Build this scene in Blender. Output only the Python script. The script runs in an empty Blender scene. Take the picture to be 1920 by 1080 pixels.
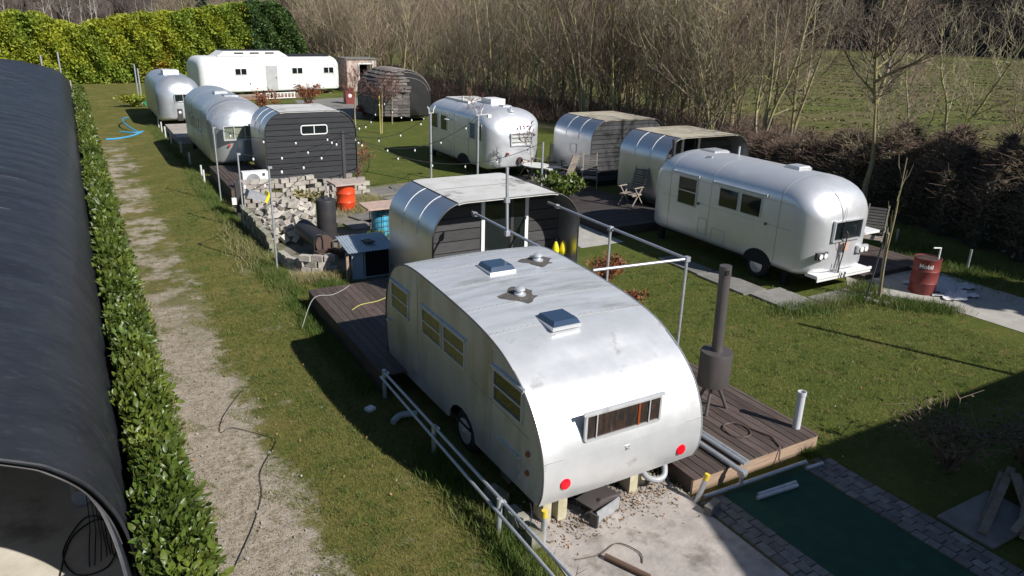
import bpy, math, random
import numpy as np
from mathutils import Vector, Matrix
random.seed(7); rng = np.random.default_rng(11)
S = bpy.context.scene
COL = S.collection
R = math.radians
# ------------------------------------------------------------------ camera, sky, sun, exposure
cam_d = bpy.data.cameras.new("camera"); cam = bpy.data.objects.new("camera", cam_d); COL.objects.link(cam)
cam_d.sensor_width = 36; cam_d.lens = 36*1381/1920; cam_d.clip_start = .05; cam_d.clip_end = 3000
M3 = Matrix(((0.86739, 0.14638, -0.47561), (-0.49692, 0.30580, -0.81213), (0.02656, 0.94078, 0.33799)))
cam.matrix_world = Matrix.Translation((0, 0, 5.8)) @ M3.to_4x4()
S.camera = cam
S.render.resolution_x = 1024; S.render.resolution_y = 576
W = bpy.data.worlds.new("World"); S.world = W; W.use_nodes = True
SUN_AZ = (.42, -.9075); SUN_EL = R(37)
nt = W.node_tree; bg = nt.nodes['Background']; sky = nt.nodes.new('ShaderNodeTexSky')
sky.sky_type = 'NISHITA'; sky.sun_disc = False; sky.sun_elevation = SUN_EL
sky.sun_rotation = math.atan2(SUN_AZ[0], SUN_AZ[1]); sky.altitude = 30; sky.air_density = 1.0; sky.dust_density = .15; sky.ozone_density = 3.0
nt.links.new(sky.outputs[0], bg.inputs[0]); bg.inputs[1].default_value = .055
sl = bpy.data.lights.new("sun", 'SUN'); so = bpy.data.objects.new("sun", sl); COL.objects.link(so)
sl.energy = 4.6; sl.angle = R(.55); sl.color = (1, .965, .92)
sd = Vector((SUN_AZ[0]*math.cos(SUN_EL), SUN_AZ[1]*math.cos(SUN_EL), math.sin(SUN_EL)))
so.rotation_euler = sd.to_track_quat('Z', 'Y').to_euler(); so.location = (0, 0, 30)
S.view_settings.view_transform = 'Standard'; S.view_settings.look = 'None'
S.view_settings.exposure = 0.45; S.view_settings.gamma = 1
S.cycles.max_bounces = 6

# ------------------------------------------------------------------ materials
MATS = {}
def mat(name, col, rough=.7, metal=0., col2=None, scale=4., thr=(.35, .65), bump=0., bscale=30., col3=None, scale3=.8,
        stretch=(1, 1, 1), island=0., objvar=0., ramp3=(.45, .6), emit=None, spec=None, detail=6, roughvar=0., alpha=None, transl=None):
    m = bpy.data.materials.new(name); m.use_nodes = True; n = m.node_tree.nodes; l = m.node_tree.links
    b = n['Principled BSDF']; b.inputs['Roughness'].default_value = rough; b.inputs['Metallic'].default_value = metal
    if spec is not None: b.inputs['Specular IOR Level'].default_value = spec
    tc = n.new('ShaderNodeTexCoord'); mp = n.new('ShaderNodeMapping'); mp.inputs['Scale'].default_value = stretch
    l.new(tc.outputs['Object'], mp.inputs[0]); cur = None
    def noise(sc, det=detail):
        t = n.new('ShaderNodeTexNoise'); t.inputs['Scale'].default_value = sc; t.inputs['Detail'].default_value = det
        t.inputs['Roughness'].default_value = .65; l.new(mp.outputs[0], t.inputs['Vector']); return t
    def ramp(t, a, b_):
        r = n.new('ShaderNodeMapRange'); r.inputs[1].default_value = a; r.inputs[2].default_value = b_; l.new(t, r.inputs[0]); return r.outputs[0]
    def mix(f, a, b_):
        x = n.new('ShaderNodeMix'); x.data_type = 'RGBA'
        l.new(f, x.inputs[0])
        for k, v in ((6, a), (7, b_)):
            if isinstance(v, tuple): x.inputs[k].default_value = (*v[:3], 1)
            else: l.new(v, x.inputs[k])
        return x.outputs[2]
    cur = tuple(col)
    if col2 is not None: cur = mix(ramp(noise(scale).outputs[0], *thr), cur, tuple(col2))
    if col3 is not None: cur = mix(ramp(noise(scale3).outputs[0], *ramp3), cur, tuple(col3))
    if island:
        g = n.new('ShaderNodeNewGeometry'); oi = n.new('ShaderNodeObjectInfo')
        ad = n.new('ShaderNodeMath'); ad.operation = 'ADD'; l.new(g.outputs['Random Per Island'], ad.inputs[0]); l.new(oi.outputs['Random'], ad.inputs[1])
        fr = n.new('ShaderNodeMath'); fr.operation = 'FRACT'; l.new(ad.outputs[0], fr.inputs[0])
        hs = n.new('ShaderNodeHueSaturation'); v = ramp(fr.outputs[0], 0, 1)
        mr = n.new('ShaderNodeMapRange'); mr.inputs[3].default_value = 1-island; mr.inputs[4].default_value = 1+island; l.new(fr.outputs[0], mr.inputs[0])
        l.new(mr.outputs[0], hs.inputs['Value'])
        m2 = n.new('ShaderNodeMapRange'); m2.inputs[3].default_value = .5-.035*island; m2.inputs[4].default_value = .5+.035*island
        f2 = n.new('ShaderNodeMath'); f2.operation = 'MULTIPLY'; f2.inputs[1].default_value = 7.3; l.new(fr.outputs[0], f2.inputs[0])
        f3 = n.new('ShaderNodeMath'); f3.operation = 'FRACT'; l.new(f2.outputs[0], f3.inputs[0]); l.new(f3.outputs[0], m2.inputs[0]); l.new(m2.outputs[0], hs.inputs['Hue'])
        if isinstance(cur, tuple): hs.inputs['Color'].default_value = (*cur, 1)
        else: l.new(cur, hs.inputs['Color'])
        cur = hs.outputs[0]
    if objvar:
        oi = n.new('ShaderNodeObjectInfo'); hs = n.new('ShaderNodeHueSaturation'); mr = n.new('ShaderNodeMapRange'); mr.inputs[3].default_value = 1-objvar; mr.inputs[4].default_value = 1+objvar
        l.new(oi.outputs['Random'], mr.inputs[0]); l.new(mr.outputs[0], hs.inputs['Value'])
        f2 = n.new('ShaderNodeMath'); f2.operation = 'MULTIPLY'; f2.inputs[1].default_value = 11.7; l.new(oi.outputs['Random'], f2.inputs[0]); f3 = n.new('ShaderNodeMath'); f3.operation = 'FRACT'; l.new(f2.outputs[0], f3.inputs[0])
        m2 = n.new('ShaderNodeMapRange'); m2.inputs[3].default_value = .47; m2.inputs[4].default_value = .525; l.new(f3.outputs[0], m2.inputs[0]); l.new(m2.outputs[0], hs.inputs['Hue'])
        l.new(cur, hs.inputs['Color']); cur = hs.outputs[0]
    if isinstance(cur, tuple): b.inputs['Base Color'].default_value = (*cur, 1)
    else: l.new(cur, b.inputs['Base Color'])
    if roughvar:
        mr = n.new('ShaderNodeMapRange'); mr.inputs[1].default_value = .3; mr.inputs[2].default_value = .7
        mr.inputs[3].default_value = rough-roughvar; mr.inputs[4].default_value = rough+roughvar
        l.new(noise(2.3).outputs[0], mr.inputs[0]); l.new(mr.outputs[0], b.inputs['Roughness'])
    if bump:
        bp = n.new('ShaderNodeBump'); bp.inputs['Strength'].default_value = 1; bp.inputs['Distance'].default_value = bump
        l.new(noise(bscale, 0 if metal > .2 else 4).outputs[0], bp.inputs['Height']); l.new(bp.outputs[0], b.inputs['Normal'])
    if transl:
        tr = n.new('ShaderNodeBsdfTranslucent'); ms = n.new('ShaderNodeMixShader'); ms.inputs[0].default_value = transl
        if isinstance(cur, tuple): tr.inputs[0].default_value = (*cur, 1)
        else: l.new(cur, tr.inputs[0])
        l.new(b.outputs[0], ms.inputs[1]); l.new(tr.outputs[0], ms.inputs[2]); l.new(ms.outputs[0], n['Material Output'].inputs[0])
    MATS[name] = m
    return m
alu = mat('aluminium', (.72, .735, .75), .36, .72, (.62, .635, .65), 2.2, (.3, .75), bump=.004, bscale=1.6, col3=(.5, .5, .5), scale3=9, ramp3=(.62, .8), roughvar=.08)
alu_dull = mat('dull_aluminium', (.62, .63, .64), .46, .62, (.50, .50, .49), 3, (.35, .75), bump=.003, bscale=2, col3=(.42, .41, .38), scale3=7, ramp3=(.6, .8))
alu_bright = mat('bright_aluminium', (.74, .75, .77), .36, .55, (.66, .67, .69), 3, (.3, .8), bump=.004, bscale=2, roughvar=.06)
pod_metal = mat('pod_sheet_metal', (.68, .69, .71), .34, .9, (.58, .59, .61), 1.1, (.3, .7), detail=2, bump=.004, bscale=1.2)
pod_roof = mat('weathered_roof_sheet', (.70, .69, .66), .6, .15, (.56, .53, .48), 2.2, (.35, .75), col3=(.2, .19, .18), scale3=1.1, ramp3=(.56, .66), bump=.002)
pod_roof_brown = mat('lichen_roof_sheet', (.50, .45, .35), .75, .05, (.30, .25, .17), 2.6, (.35, .7), col3=(.16, .13, .10), scale3=1.0, ramp3=(.58, .68), bump=.003)
white_alu = mat('white_painted_aluminium', (.84, .84, .83), .4, .1, (.72, .72, .71), 2, (.3, .8), col3=(.6, .6, .59), scale3=.7, ramp3=(.5, .8))
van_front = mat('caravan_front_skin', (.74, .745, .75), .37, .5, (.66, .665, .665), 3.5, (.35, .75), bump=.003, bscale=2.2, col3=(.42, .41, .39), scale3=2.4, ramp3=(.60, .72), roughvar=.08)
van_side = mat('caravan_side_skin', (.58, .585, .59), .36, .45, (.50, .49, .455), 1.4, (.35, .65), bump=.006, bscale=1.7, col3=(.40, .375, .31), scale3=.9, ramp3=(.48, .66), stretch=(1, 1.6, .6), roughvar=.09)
van_roof = mat('caravan_roof_skin', (.64, .66, .68), .46, .4, (.50, .51, .52), 2.6, (.4, .7), col3=(.25, .23, .21), scale3=1.5, ramp3=(.54, .80), stretch=(.45, 2.0, 1), bump=.004, bscale=4)
trim = mat('dark_trim', (.09, .09, .09), .5, .3)
steel = mat('galvanised_steel', (.60, .62, .65), .42, .6, (.46, .48, .50), 12, (.35, .7), roughvar=.08)
glass = mat('window_glass', (.012, .016, .018), .05, .0, spec=.8)
glass_green = mat('pale_green_glass', (.14, .17, .13), .12, .0, (.25, .27, .2), 2, spec=.7)
glass_amber = mat('curtained_glass', (.10, .09, .045), .10, .0, (.16, .14, .07), 5, (.4, .6), spec=.6, stretch=(1, 3, .6))
glass_dirty = mat('dirty_glass', (.028, .024, .022), .12, .0, (.075, .042, .028), 7, (.45, .7), spec=.6, stretch=(3, 1, .6), col3=(.22, .2, .17), scale3=9, ramp3=(.64, .8))
white = mat('white_paint', (.78, .78, .76), .45, 0, (.66, .66, .63), 6, (.4, .8))
offwhite = mat('offwhite_plastic', (.66, .66, .63), .4, 0, (.5, .5, .47), 5, (.45, .8))
black_wood = mat('charred_board', (.022, .023, .027), .72, 0, (.038, .039, .042), 5, (.4, .75), stretch=(.5, .5, 6), bump=.002, bscale=14, island=.25)
grey_wood = mat('grey_board', (.058, .057, .057), .78, 0, (.034, .034, .035), 4, (.4, .7), stretch=(.6, .6, 7), bump=.002, bscale=14, island=.25)
deck_wood = mat('deck_board', (.068, .046, .038), .72, 0, (.115, .09, .075), 5, (.4, .7), stretch=(8, .6, 1), bump=.0015, bscale=30, island=.28)
deck_face = mat('pine_fascia', (.40, .285, .20), .75, 0, (.25, .165, .11), 5, (.35, .7), stretch=(.5, 1, 8), bump=.002, bscale=12)
old_wood = mat('old_plank', (.30, .24, .18), .85, 0, (.18, .14, .10), 6, (.35, .7), stretch=(1, 1, 6), island=.2)
teak = mat('weathered_teak', (.36, .31, .25), .8, 0, (.24, .2, .165), 8, (.35, .7), island=.2)
dark_teak = mat('dark_weathered_teak', (.09, .085, .08), .8, 0, (.14, .13, .12), 8, (.35, .7), island=.2)
concrete = mat('concrete', (.42, .375, .335), .9, 0, (.29, .26, .235), 3.2, (.35, .65), bump=.008, bscale=16, col3=(.17, .145, .12), scale3=2.1, ramp3=(.54, .70))
concrete_pale = mat('pale_concrete', (.42, .40, .36), .9, 0, (.33, .31, .275), 3, (.35, .65), bump=.004, bscale=16, col3=(.27, .25, .2), scale3=.9, ramp3=(.55, .75))
block_m = mat('concrete_block', (.44, .405, .355), .92, 0, (.27, .245, .205), 5, (.38, .68), bump=.006, bscale=22, island=.2, objvar=.22)
block_d = mat('mossy_block', (.30, .285, .23), .95, 0, (.16, .16, .09), 5, (.4, .65), bump=.004, bscale=22, island=.2)
cobble_m = mat('cobble', (.21, .195, .18), .85, 0, (.13, .12, .11), 9, (.35, .7), bump=.004, bscale=20, island=.3)
slab_m = mat('stone_slab', (.22, .21, .195), .9, 0, (.15, .14, .12), 4, (.35, .7), bump=.003, bscale=20, island=.2)
carpet = mat('green_carpet', (.012, .055, .03), .95, 0, (.02, .075, .042), 4, (.4, .7), bump=.002, bscale=180)
membrane = mat('black_membrane', (.016, .017, .022), .46, 0, (.030, .032, .038), 1.1, (.35, .7), bump=.008, bscale=1.3, col3=(.06, .063, .07), scale3=5.2, ramp3=(.55, .85), spec=.3, stretch=(1, 2.2, 1), roughvar=.1)
rust = mat('rusty_iron', (.11, .062, .045), .75, .3, (.055, .042, .038), 6, (.35, .65), bump=.003, bscale=25)
boiler_m = mat('blackened_steel', (.05, .05, .054), .5, .4, (.075, .066, .064), 4, (.4, .7), bump=.002, bscale=12)
stove_m = mat('stove_steel', (.115, .102, .10), .5, .45, (.14, .12, .115), 3, (.35, .7), roughvar=.05)
orange = mat('orange_drum_paint', (.72, .075, .018), .4, 0, (.62, .055, .014), 4, (.4, .75), col3=(.4, .07, .03), scale3=9, ramp3=(.66, .8))
red_drum = mat('red_drum_paint', (.20, .034, .03), .55, 0, (.135, .03, .026), 6, (.4, .7), col3=(.13, .05, .03), scale3=10, ramp3=(.6, .78))
blue_pl = mat('blue_plastic', (.045, .33, .52), .35, 0, (.12, .45, .58), 5, (.4, .7))
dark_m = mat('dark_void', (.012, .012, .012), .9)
tyre = mat('rubber', (.02, .02, .02), .8)
red_lens = mat('red_lens', (.70, .008, .02), .15, 0)
amber = mat('amber_lens', (.26, .06, .02), .2, 0)
yellow = mat('yellow_plastic', (.80, .66, .02), .4)
tree_bark = mat('lichen_bark', (.30, .26, .19), .9, 0, (.19, .165, .13), 4, (.35, .65), col3=(.33, .29, .11), objvar=.3, scale3=1.6, ramp3=(.4, .6), bump=.006, bscale=14)
twig_m = mat('winter_twigs', (.28, .205, .15), .9, 0, (.30, .24, .155), .45, (.4, .6), island=.25, objvar=.5)
twig_green = mat('lichen_twigs', (.29, .25, .15), .9, 0, (.22, .18, .13), .6, (.4, .6), island=.25, objvar=.45)
far_twig = mat('distant_twigs', (.16, .122, .105), .95, 0, (.085, .068, .062), .05, (.4, .6), island=.25)
laurel = mat('laurel_leaf', (.065, .10, .016), .40, 0, (.13, .165, .026), 1.1, (.4, .65), island=.45, transl=.22)
goldleaf = mat('golden_hedge_leaf', (.34, .36, .026), .6, 0, (.19, .26, .028), .33, (.38, .6), island=.35, transl=.25, col3=(.33, .22, .02), scale3=.22, ramp3=(.6, .7))
darkhedge = mat('dark_hedge_leaf', (.085, .14, .03), .55, 0, (.04, .085, .025), .35, (.38, .6), island=.35, transl=.2)
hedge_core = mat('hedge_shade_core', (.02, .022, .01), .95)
bramble_leaf = mat('bramble_leaf', (.055, .06, .026), .55, 0, (.12, .085, .05), .8, island=.35, transl=.1)
bramble_stem = mat('bramble_stem', (.14, .09, .07), .9, 0, (.20, .145, .10), .5, (.4, .6), island=.25)
beech_leaf = mat('copper_beech_leaf', (.30, .105, .042), .7, 0, (.22, .075, .03), 3, island=.3, transl=.2)
grass_m = mat('grass_blades', (.105, .130, .02), .7, 0, (.21, .195, .05), .7, (.4, .65), island=.35, transl=.15)
tallgrass_m = mat('tall_grass_blades', (.08, .13, .018), .65, 0, (.17, .17, .05), 1.1, (.45, .7), island=.35, transl=.2)
drygrass_m = mat('dry_grass_blades', (.33, .28, .14), .8, 0, (.18, .17, .06), 1.3, island=.3)
litter_m = mat('leaf_litter', (.12, .085, .05), .95, 0, (.07, .06, .03), 1.2, (.35, .65), bump=.03, bscale=8, col3=(.07, .085, .025), scale3=.25, ramp3=(.45, .6))
conifer = mat('conifer_needles', (.018, .034, .014), .7, 0, (.03, .05, .02), 1.2, island=.3)
cable_m = mat('black_cable', (.015, .015, .015), .6)
hose_m = mat('blue_hose', (.05, .34, .62), .4)
thatch = mat('grey_woven_reed', (.19, .165, .15), .9, 0, (.09, .08, .075), 5, (.35, .65), island=.3, bump=.01, bscale=20, stretch=(1, 1, 4))
render_wall = mat('flaking_plaster', (.55, .45, .39), .9, 0, (.32, .22, .18), 2.5, (.4, .6), bump=.005, bscale=12)
dark_pipe = mat('dark_flue', (.075, .072, .075), .45, .4)
pink_board = mat('faded_pink_board', (.50, .36, .29), .85, 0, (.38, .27, .22), 4, (.4, .7))
tarp = mat('pale_tarp', (.52, .55, .58), .55, 0, (.40, .42, .45), 3, (.4, .7), bump=.01, bscale=4)
corr = mat('corrugated_sheet', (.46, .52, .56), .45, .35, (.33, .4, .46), 3, (.35, .7))
green_tarp = mat('green_sheet', (.03, .25, .10), .5)

# ground: lawn with bare dirt track
def lawn_material():
    m = bpy.data.materials.new('lawn'); m.use_nodes = True; n = m.node_tree.nodes; l = m.node_tree.links; b = n['Principled BSDF']
    b.inputs['Roughness'].default_value = .95; b.inputs['Specular IOR Level'].default_value = .15
    tc = n.new('ShaderNodeTexCoord'); sp = n.new('ShaderNodeSeparateXYZ'); l.new(tc.outputs['Object'], sp.inputs[0])
    def noise(sc, det=8, st=None):
        t = n.new('ShaderNodeTexNoise'); t.inputs['Scale'].default_value = sc; t.inputs['Detail'].default_value = det; t.inputs['Roughness'].default_value = .68
        if st:
            mp = n.new('ShaderNodeMapping'); mp.inputs['Scale'].default_value = st; l.new(tc.outputs['Object'], mp.inputs[0]); l.new(mp.outputs[0], t.inputs['Vector'])
        else: l.new(tc.outputs['Object'], t.inputs['Vector'])
        return t.outputs[0]
    def mr(v, a, b_, c=0., d=1.):
        r = n.new('ShaderNodeMapRange'); r.interpolation_type = 'SMOOTHSTEP'
        for i, x in enumerate((a, b_, c, d)): r.inputs[i+1].default_value = x
        l.new(v, r.inputs[0]); return r.outputs[0]
    def mth(op, a, b_=None):
        x = n.new('ShaderNodeMath'); x.operation = op
        for i, v in enumerate((a, b_)):
            if v is None: continue
            if isinstance(v, (int, float)): x.inputs[i].default_value = v
            else: l.new(v, x.inputs[i])
        return x.outputs[0]
    def mix(f, a, b_):
        x = n.new('ShaderNodeMix'); x.data_type = 'RGBA'; l.new(f, x.inputs[0])
        for k, v in ((6, a), (7, b_)):
            if isinstance(v, tuple): x.inputs[k].default_value = (*v, 1)
            else: l.new(v, x.inputs[k])
        return x.outputs[2]
    X, Y = sp.outputs[0], sp.outputs[1]
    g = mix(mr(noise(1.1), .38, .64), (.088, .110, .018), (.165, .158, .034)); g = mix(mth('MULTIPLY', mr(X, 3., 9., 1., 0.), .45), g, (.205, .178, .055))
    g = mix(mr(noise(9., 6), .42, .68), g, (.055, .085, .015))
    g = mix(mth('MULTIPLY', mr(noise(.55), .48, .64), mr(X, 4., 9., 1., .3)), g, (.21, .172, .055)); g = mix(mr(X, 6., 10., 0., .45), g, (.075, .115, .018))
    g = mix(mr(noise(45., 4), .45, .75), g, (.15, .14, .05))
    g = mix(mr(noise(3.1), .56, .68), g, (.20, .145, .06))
    # dirt track beside the laurel hedge
    d = mth('ABSOLUTE', mth('SUBTRACT', X, 1.02))
    e = mth('ADD', d, mth('MULTIPLY', mth('SUBTRACT', noise(.9), .5), 1.9))
    e = mth('ADD', e, mth('MULTIPLY', mth('SUBTRACT', noise(5.), .5), .9))
    dirt = mth('MULTIPLY', mr(e, .42, .78, 1., 0.), mr(noise(1.7), .62, .74, 1., .35))
    far = mth('MULTIPLY', mr(Y, 12., 18.), mr(noise(1.0, 8), .42, .58, 1., 0.))
    dirt = mth('MULTIPLY', dirt, mth('SUBTRACT', 1., far))
    dirt = mth('MULTIPLY', dirt, mr(Y, 33., 44., 1., 0.))
    # worn patches elsewhere on the drive
    p = mth('MULTIPLY', mr(noise(.8, 5), .58, .68), mr(mth('ABSOLUTE', mth('SUBTRACT', X, 2.2)), .5, 1.2, 1., 0.))
    p = mth('MULTIPLY', p, mr(Y, 14., 22., 1., 0.))
    dirt = mth('MAXIMUM', dirt, mth('MULTIPLY', p, .8))
    dc = mix(mr(noise(6.), .3, .7), (.50, .43, .345), (.36, .305, .235))
    dc = mix(mr(noise(38., 4), .55, .75), dc, (.11, .09, .055))
    dc = mix(mr(noise(2.2), .58, .7), dc, (.13, .125, .045))
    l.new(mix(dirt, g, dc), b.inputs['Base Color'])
    bp = n.new('ShaderNodeBump'); bp.inputs['Distance'].default_value = .03; bp.inputs['Strength'].default_value = 1
    l.new(mth('ADD', noise(60., 3), mth('MULTIPLY', noise(5., 5), 2.)), bp.inputs['Height']); l.new(bp.outputs[0], b.inputs['Normal'])
    return m
def meadow_material():
    m = mat('meadow_grass', (.125, .135, .036), .95, 0, (.075, .088, .025), .9, (.42, .58), col3=(.135, .115, .055), scale3=.16, ramp3=(.45, .6), bump=.3, bscale=1.5, spec=.1, stretch=(.5, 1.3, 1))
    return m

# ------------------------------------------------------------------ mesh helpers
class MB:
    def __init__(s): s.v = []; s.f = []
    def add(s, vs, fs):
        o = len(s.v); s.v += [tuple(p) for p in vs]; s.f += [tuple(i+o for i in f) for f in fs]; return s
    def box(s, c, d, rz=0., rot=None):
        hx, hy, hz = d[0]/2, d[1]/2, d[2]/2
        M = rot if rot is not None else Matrix.Rotation(rz, 3, 'Z')
        vs = [M @ Vector((x, y, z)) + Vector(c) for x, y, z in ((-hx,-hy,-hz),(hx,-hy,-hz),(hx,hy,-hz),(-hx,hy,-hz),(-hx,-hy,hz),(hx,-hy,hz),(hx,hy,hz),(-hx,hy,hz))]
        return s.add(vs, ((0,3,2,1),(4,5,6,7),(0,1,5,4),(1,2,6,5),(2,3,7,6),(3,0,4,7)))
    def b2(s, a, b):
        return s.box([(a[i]+b[i])/2 for i in range(3)], [abs(b[i]-a[i]) for i in range(3)])
    def tube(s, pts, r, n=8, cap=True):
        pts = [Vector(p) for p in pts]; rs = r if isinstance(r, (list, tuple)) else [r]*len(pts)
        d0 = (pts[1]-pts[0]).normalized(); u = d0.orthogonal().normalized(); vs = []
        for i, p in enumerate(pts):
            d = (pts[min(i+1, len(pts)-1)]-pts[max(i-1, 0)]).normalized()
            u = (u - d*u.dot(d)); u = u.normalized() if u.length > 1e-6 else d.orthogonal().normalized(); w = d.cross(u)
            for k in range(n):
                a = 2*math.pi*k/n; vs.append(p + (u*math.cos(a)+w*math.sin(a))*rs[i])
        fs = [(i*n+k, i*n+(k+1)%n, (i+1)*n+(k+1)%n, (i+1)*n+k) for i in range(len(pts)-1) for k in range(n)]
        if cap: fs += [tuple(reversed(range(n))), tuple(range((len(pts)-1)*n, len(pts)*n))]
        return s.add(vs, fs)
    def cyl(s, a, b, r, r2=None, n=16, cap=True): return s.tube([a, b], [r, r if r2 is None else r2], n, cap)
    def lathe(s, c, prof, n=28):
        vs = [(c[0]+r*math.cos(2*math.pi*k/n), c[1]+r*math.sin(2*math.pi*k/n), c[2]+z) for r, z in prof for k in range(n)]
        fs = [(i*n+k, i*n+(k+1)%n, (i+1)*n+(k+1)%n, (i+1)*n+k) for i in range(len(prof)-1) for k in range(n)]
        fs += [tuple(reversed(range(n))), tuple(range((len(prof)-1)*n, len(prof)*n))]
        return s.add(vs, fs)
    def prism(s, poly, ax, a, b):
        """poly of 2D points in the plane normal to axis ax, extruded from a to b"""
        def P(p, t): return (t, p[0], p[1]) if ax == 0 else (p[0], t, p[1]) if ax == 1 else (p[0], p[1], t)
        n = len(poly); vs = [P(p, a) for p in poly]+[P(p, b) for p in poly]
        fs = [tuple(range(n)), tuple(range(2*n-1, n-1, -1))]+[(i, i+n, (i+1) % n+n, (i+1) % n) for i in range(n)]
        return s.add(vs, fs)
    def strip(s, prof, ax, a, b, closed=False, seg=1):
        """open sheet: profile swept along axis"""
        def P(p, t): return (t, p[0], p[1]) if ax == 0 else (p[0], t, p[1])
        n = len(prof); vs = [P(p, a+(b-a)*k/seg) for k in range(seg+1) for p in prof]
        fs = [(k*n+i, k*n+(i+1) % n, (k+1)*n+(i+1) % n, (k+1)*n+i) for k in range(seg) for i in range(n if closed else n-1)]
        return s.add(vs, fs)
    def build(s, name, m, parent=None, smooth=40, label=None, fix=True, **kw):
        off = Vector((0, 0, 0)); p = parent
        while p is not None: off += Vector(p.location); p = p.parent
        me = bpy.data.meshes.new(name); me.from_pydata([(x-off.x, y-off.y, z-off.z) for x, y, z in s.v], [], s.f)
        if fix:
            import bmesh
            bm = bmesh.new(); bm.from_mesh(me); bmesh.ops.recalc_face_normals(bm, faces=bm.faces[:]); bm.to_mesh(me); bm.free()
        if smooth: me.shade_smooth(); me.set_sharp_from_angle(angle=R(smooth))
        me.materials.append(m)
        o = bpy.data.objects.new(name, me); COL.objects.link(o)
        if parent is not None: o.parent = parent
        if label: o['label'] = label
        for k, v in kw.items(): o[k] = v
        return o
def np_mesh(name, V, F, m, parent=None, smooth=False, **kw):
    """V (n,3), F (k,c) arrays"""
    off = np.zeros(3)
    p = parent
    while p is not None: off += np.array(p.location); p = p.parent
    V = np.asarray(V, dtype=np.float32)-off.astype(np.float32); F = np.asarray(F, dtype=np.int32)
    me = bpy.data.meshes.new(name); me.vertices.add(len(V)); me.vertices.foreach_set('co', V.ravel())
    c = F.shape[1]; me.loops.add(F.size); me.loops.foreach_set('vertex_index', F.ravel())
    me.polygons.add(len(F)); me.polygons.foreach_set('loop_start', np.arange(0, F.size, c, dtype=np.int32)); me.polygons.foreach_set('loop_total', np.full(len(F), c, dtype=np.int32))
    me.update(calc_edges=True); me.materials.append(m)
    if smooth: me.shade_smooth()
    o = bpy.data.objects.new(name, me); COL.objects.link(o)
    if parent is not None: o.parent = parent
    for k, v in kw.items(): o[k] = v
    return o
def thing(name, label, cat, loc=(0, 0, 0), rz=0, group=None):
    o = bpy.data.objects.new(name, None); COL.objects.link(o); o.location = loc; o.rotation_euler = (0, 0, rz)
    o.empty_display_size = .2; o['label'] = label; o['category'] = cat
    if group: o['group'] = group
    return o
def tag(o, label, cat, group=None):
    o['label'] = label; o['category'] = cat
    if group: o['group'] = group
    return o
def dup(root, loc, rz, label, group=None, scale=None):
    r = root.copy(); COL.objects.link(r); r.location = loc; r.rotation_euler = (0, 0, rz); r['label'] = label
    if group: r['group'] = group
    elif 'group' in r: del r['group']
    if scale: r.scale = (scale, scale, scale)
    for c in root.children:
        q = c.copy(); COL.objects.link(q); q.parent = r
        for g in c.children:
            d = g.copy(); COL.objects.link(d); d.parent = q
    return r
def smoothpath(pts, k=6, closed=False):
    P = [np.array(p, float) for p in pts]; n = len(P); out = []
    for i in range(n if closed else n-1):
        p0 = P[(i-1) % n] if closed or i > 0 else P[0]; p1 = P[i]; p2 = P[(i+1) % n]; p3 = P[(i+2) % n] if closed or i+2 < n else P[-1]
        for j in range(k):
            t = j/k
            out.append(tuple(.5*((2*p1)+(-p0+p2)*t+(2*p0-5*p1+4*p2-p3)*t*t+(-p0+3*p1-3*p2+p3)*t**3)))
    if not closed: out.append(tuple(P[-1]))
    return out
def rrect(x0, x1, z0, z1, r, rb=None, n=8):
    """rounded rectangle outline; r top radius, rb bottom radius"""
    rb = r if rb is None else rb; pts = []
    for cx, cz, a0, rr in ((x1-r, z1-r, 0, r), (x0+r, z1-r, 90, r), (x0+rb, z0+rb, 180, rb), (x1-rb, z0+rb, 270, rb)):
        for k in range(n+1):
            a = R(a0+90*k/n); pts.append((cx+rr*math.cos(a), cz+rr*math.sin(a)))
    return pts
def leaf_cards(P, size, N=None, aspect=2., fold=.25, jit=1., up=0.):
    """one diamond leaf (2 tris, folded) per point; random orientation blended with normals N"""
    n = len(P); d = rng.normal(size=(n, 3)); d /= np.linalg.norm(d, axis=1)[:, None]
    if N is not None: d = d*jit + N
    d[:, 2] += up; d /= np.linalg.norm(d, axis=1)[:, None]
    a = rng.normal(size=(n, 3)); s = np.cross(d, a); s /= np.linalg.norm(s, axis=1)[:, None]; nn = np.cross(d, s)
    L = (size*(.6+.8*rng.random(n)))[:, None]; w = L/aspect/2
    v = np.stack([P, P+d*L*.5+s*w+nn*w*fold, P+d*L, P+d*L*.5-s*w+nn*w*fold], 1).reshape(-1, 3)
    i = np.arange(n)[:, None]*4; f = np.concatenate([i+[0, 1, 2], i+[0, 2, 3]], 1).reshape(-1, 3)
    return v, f
def blades(P, h, w, lean=.35):
    n = len(P); a = rng.random(n)*6.283; s = np.stack([np.cos(a), np.sin(a), np.zeros(n)], 1)*w*(.7+.6*rng.random((n, 1)))
    hh = h*(.5+rng.random(n)); t = rng.normal(size=(n, 3))*lean; t[:, 2] = 1; tip = P+t*hh[:, None]
    return np.stack([P-s, P+s, tip], 1).reshape(-1, 3), np.arange(3*n).reshape(-1, 3)

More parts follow.
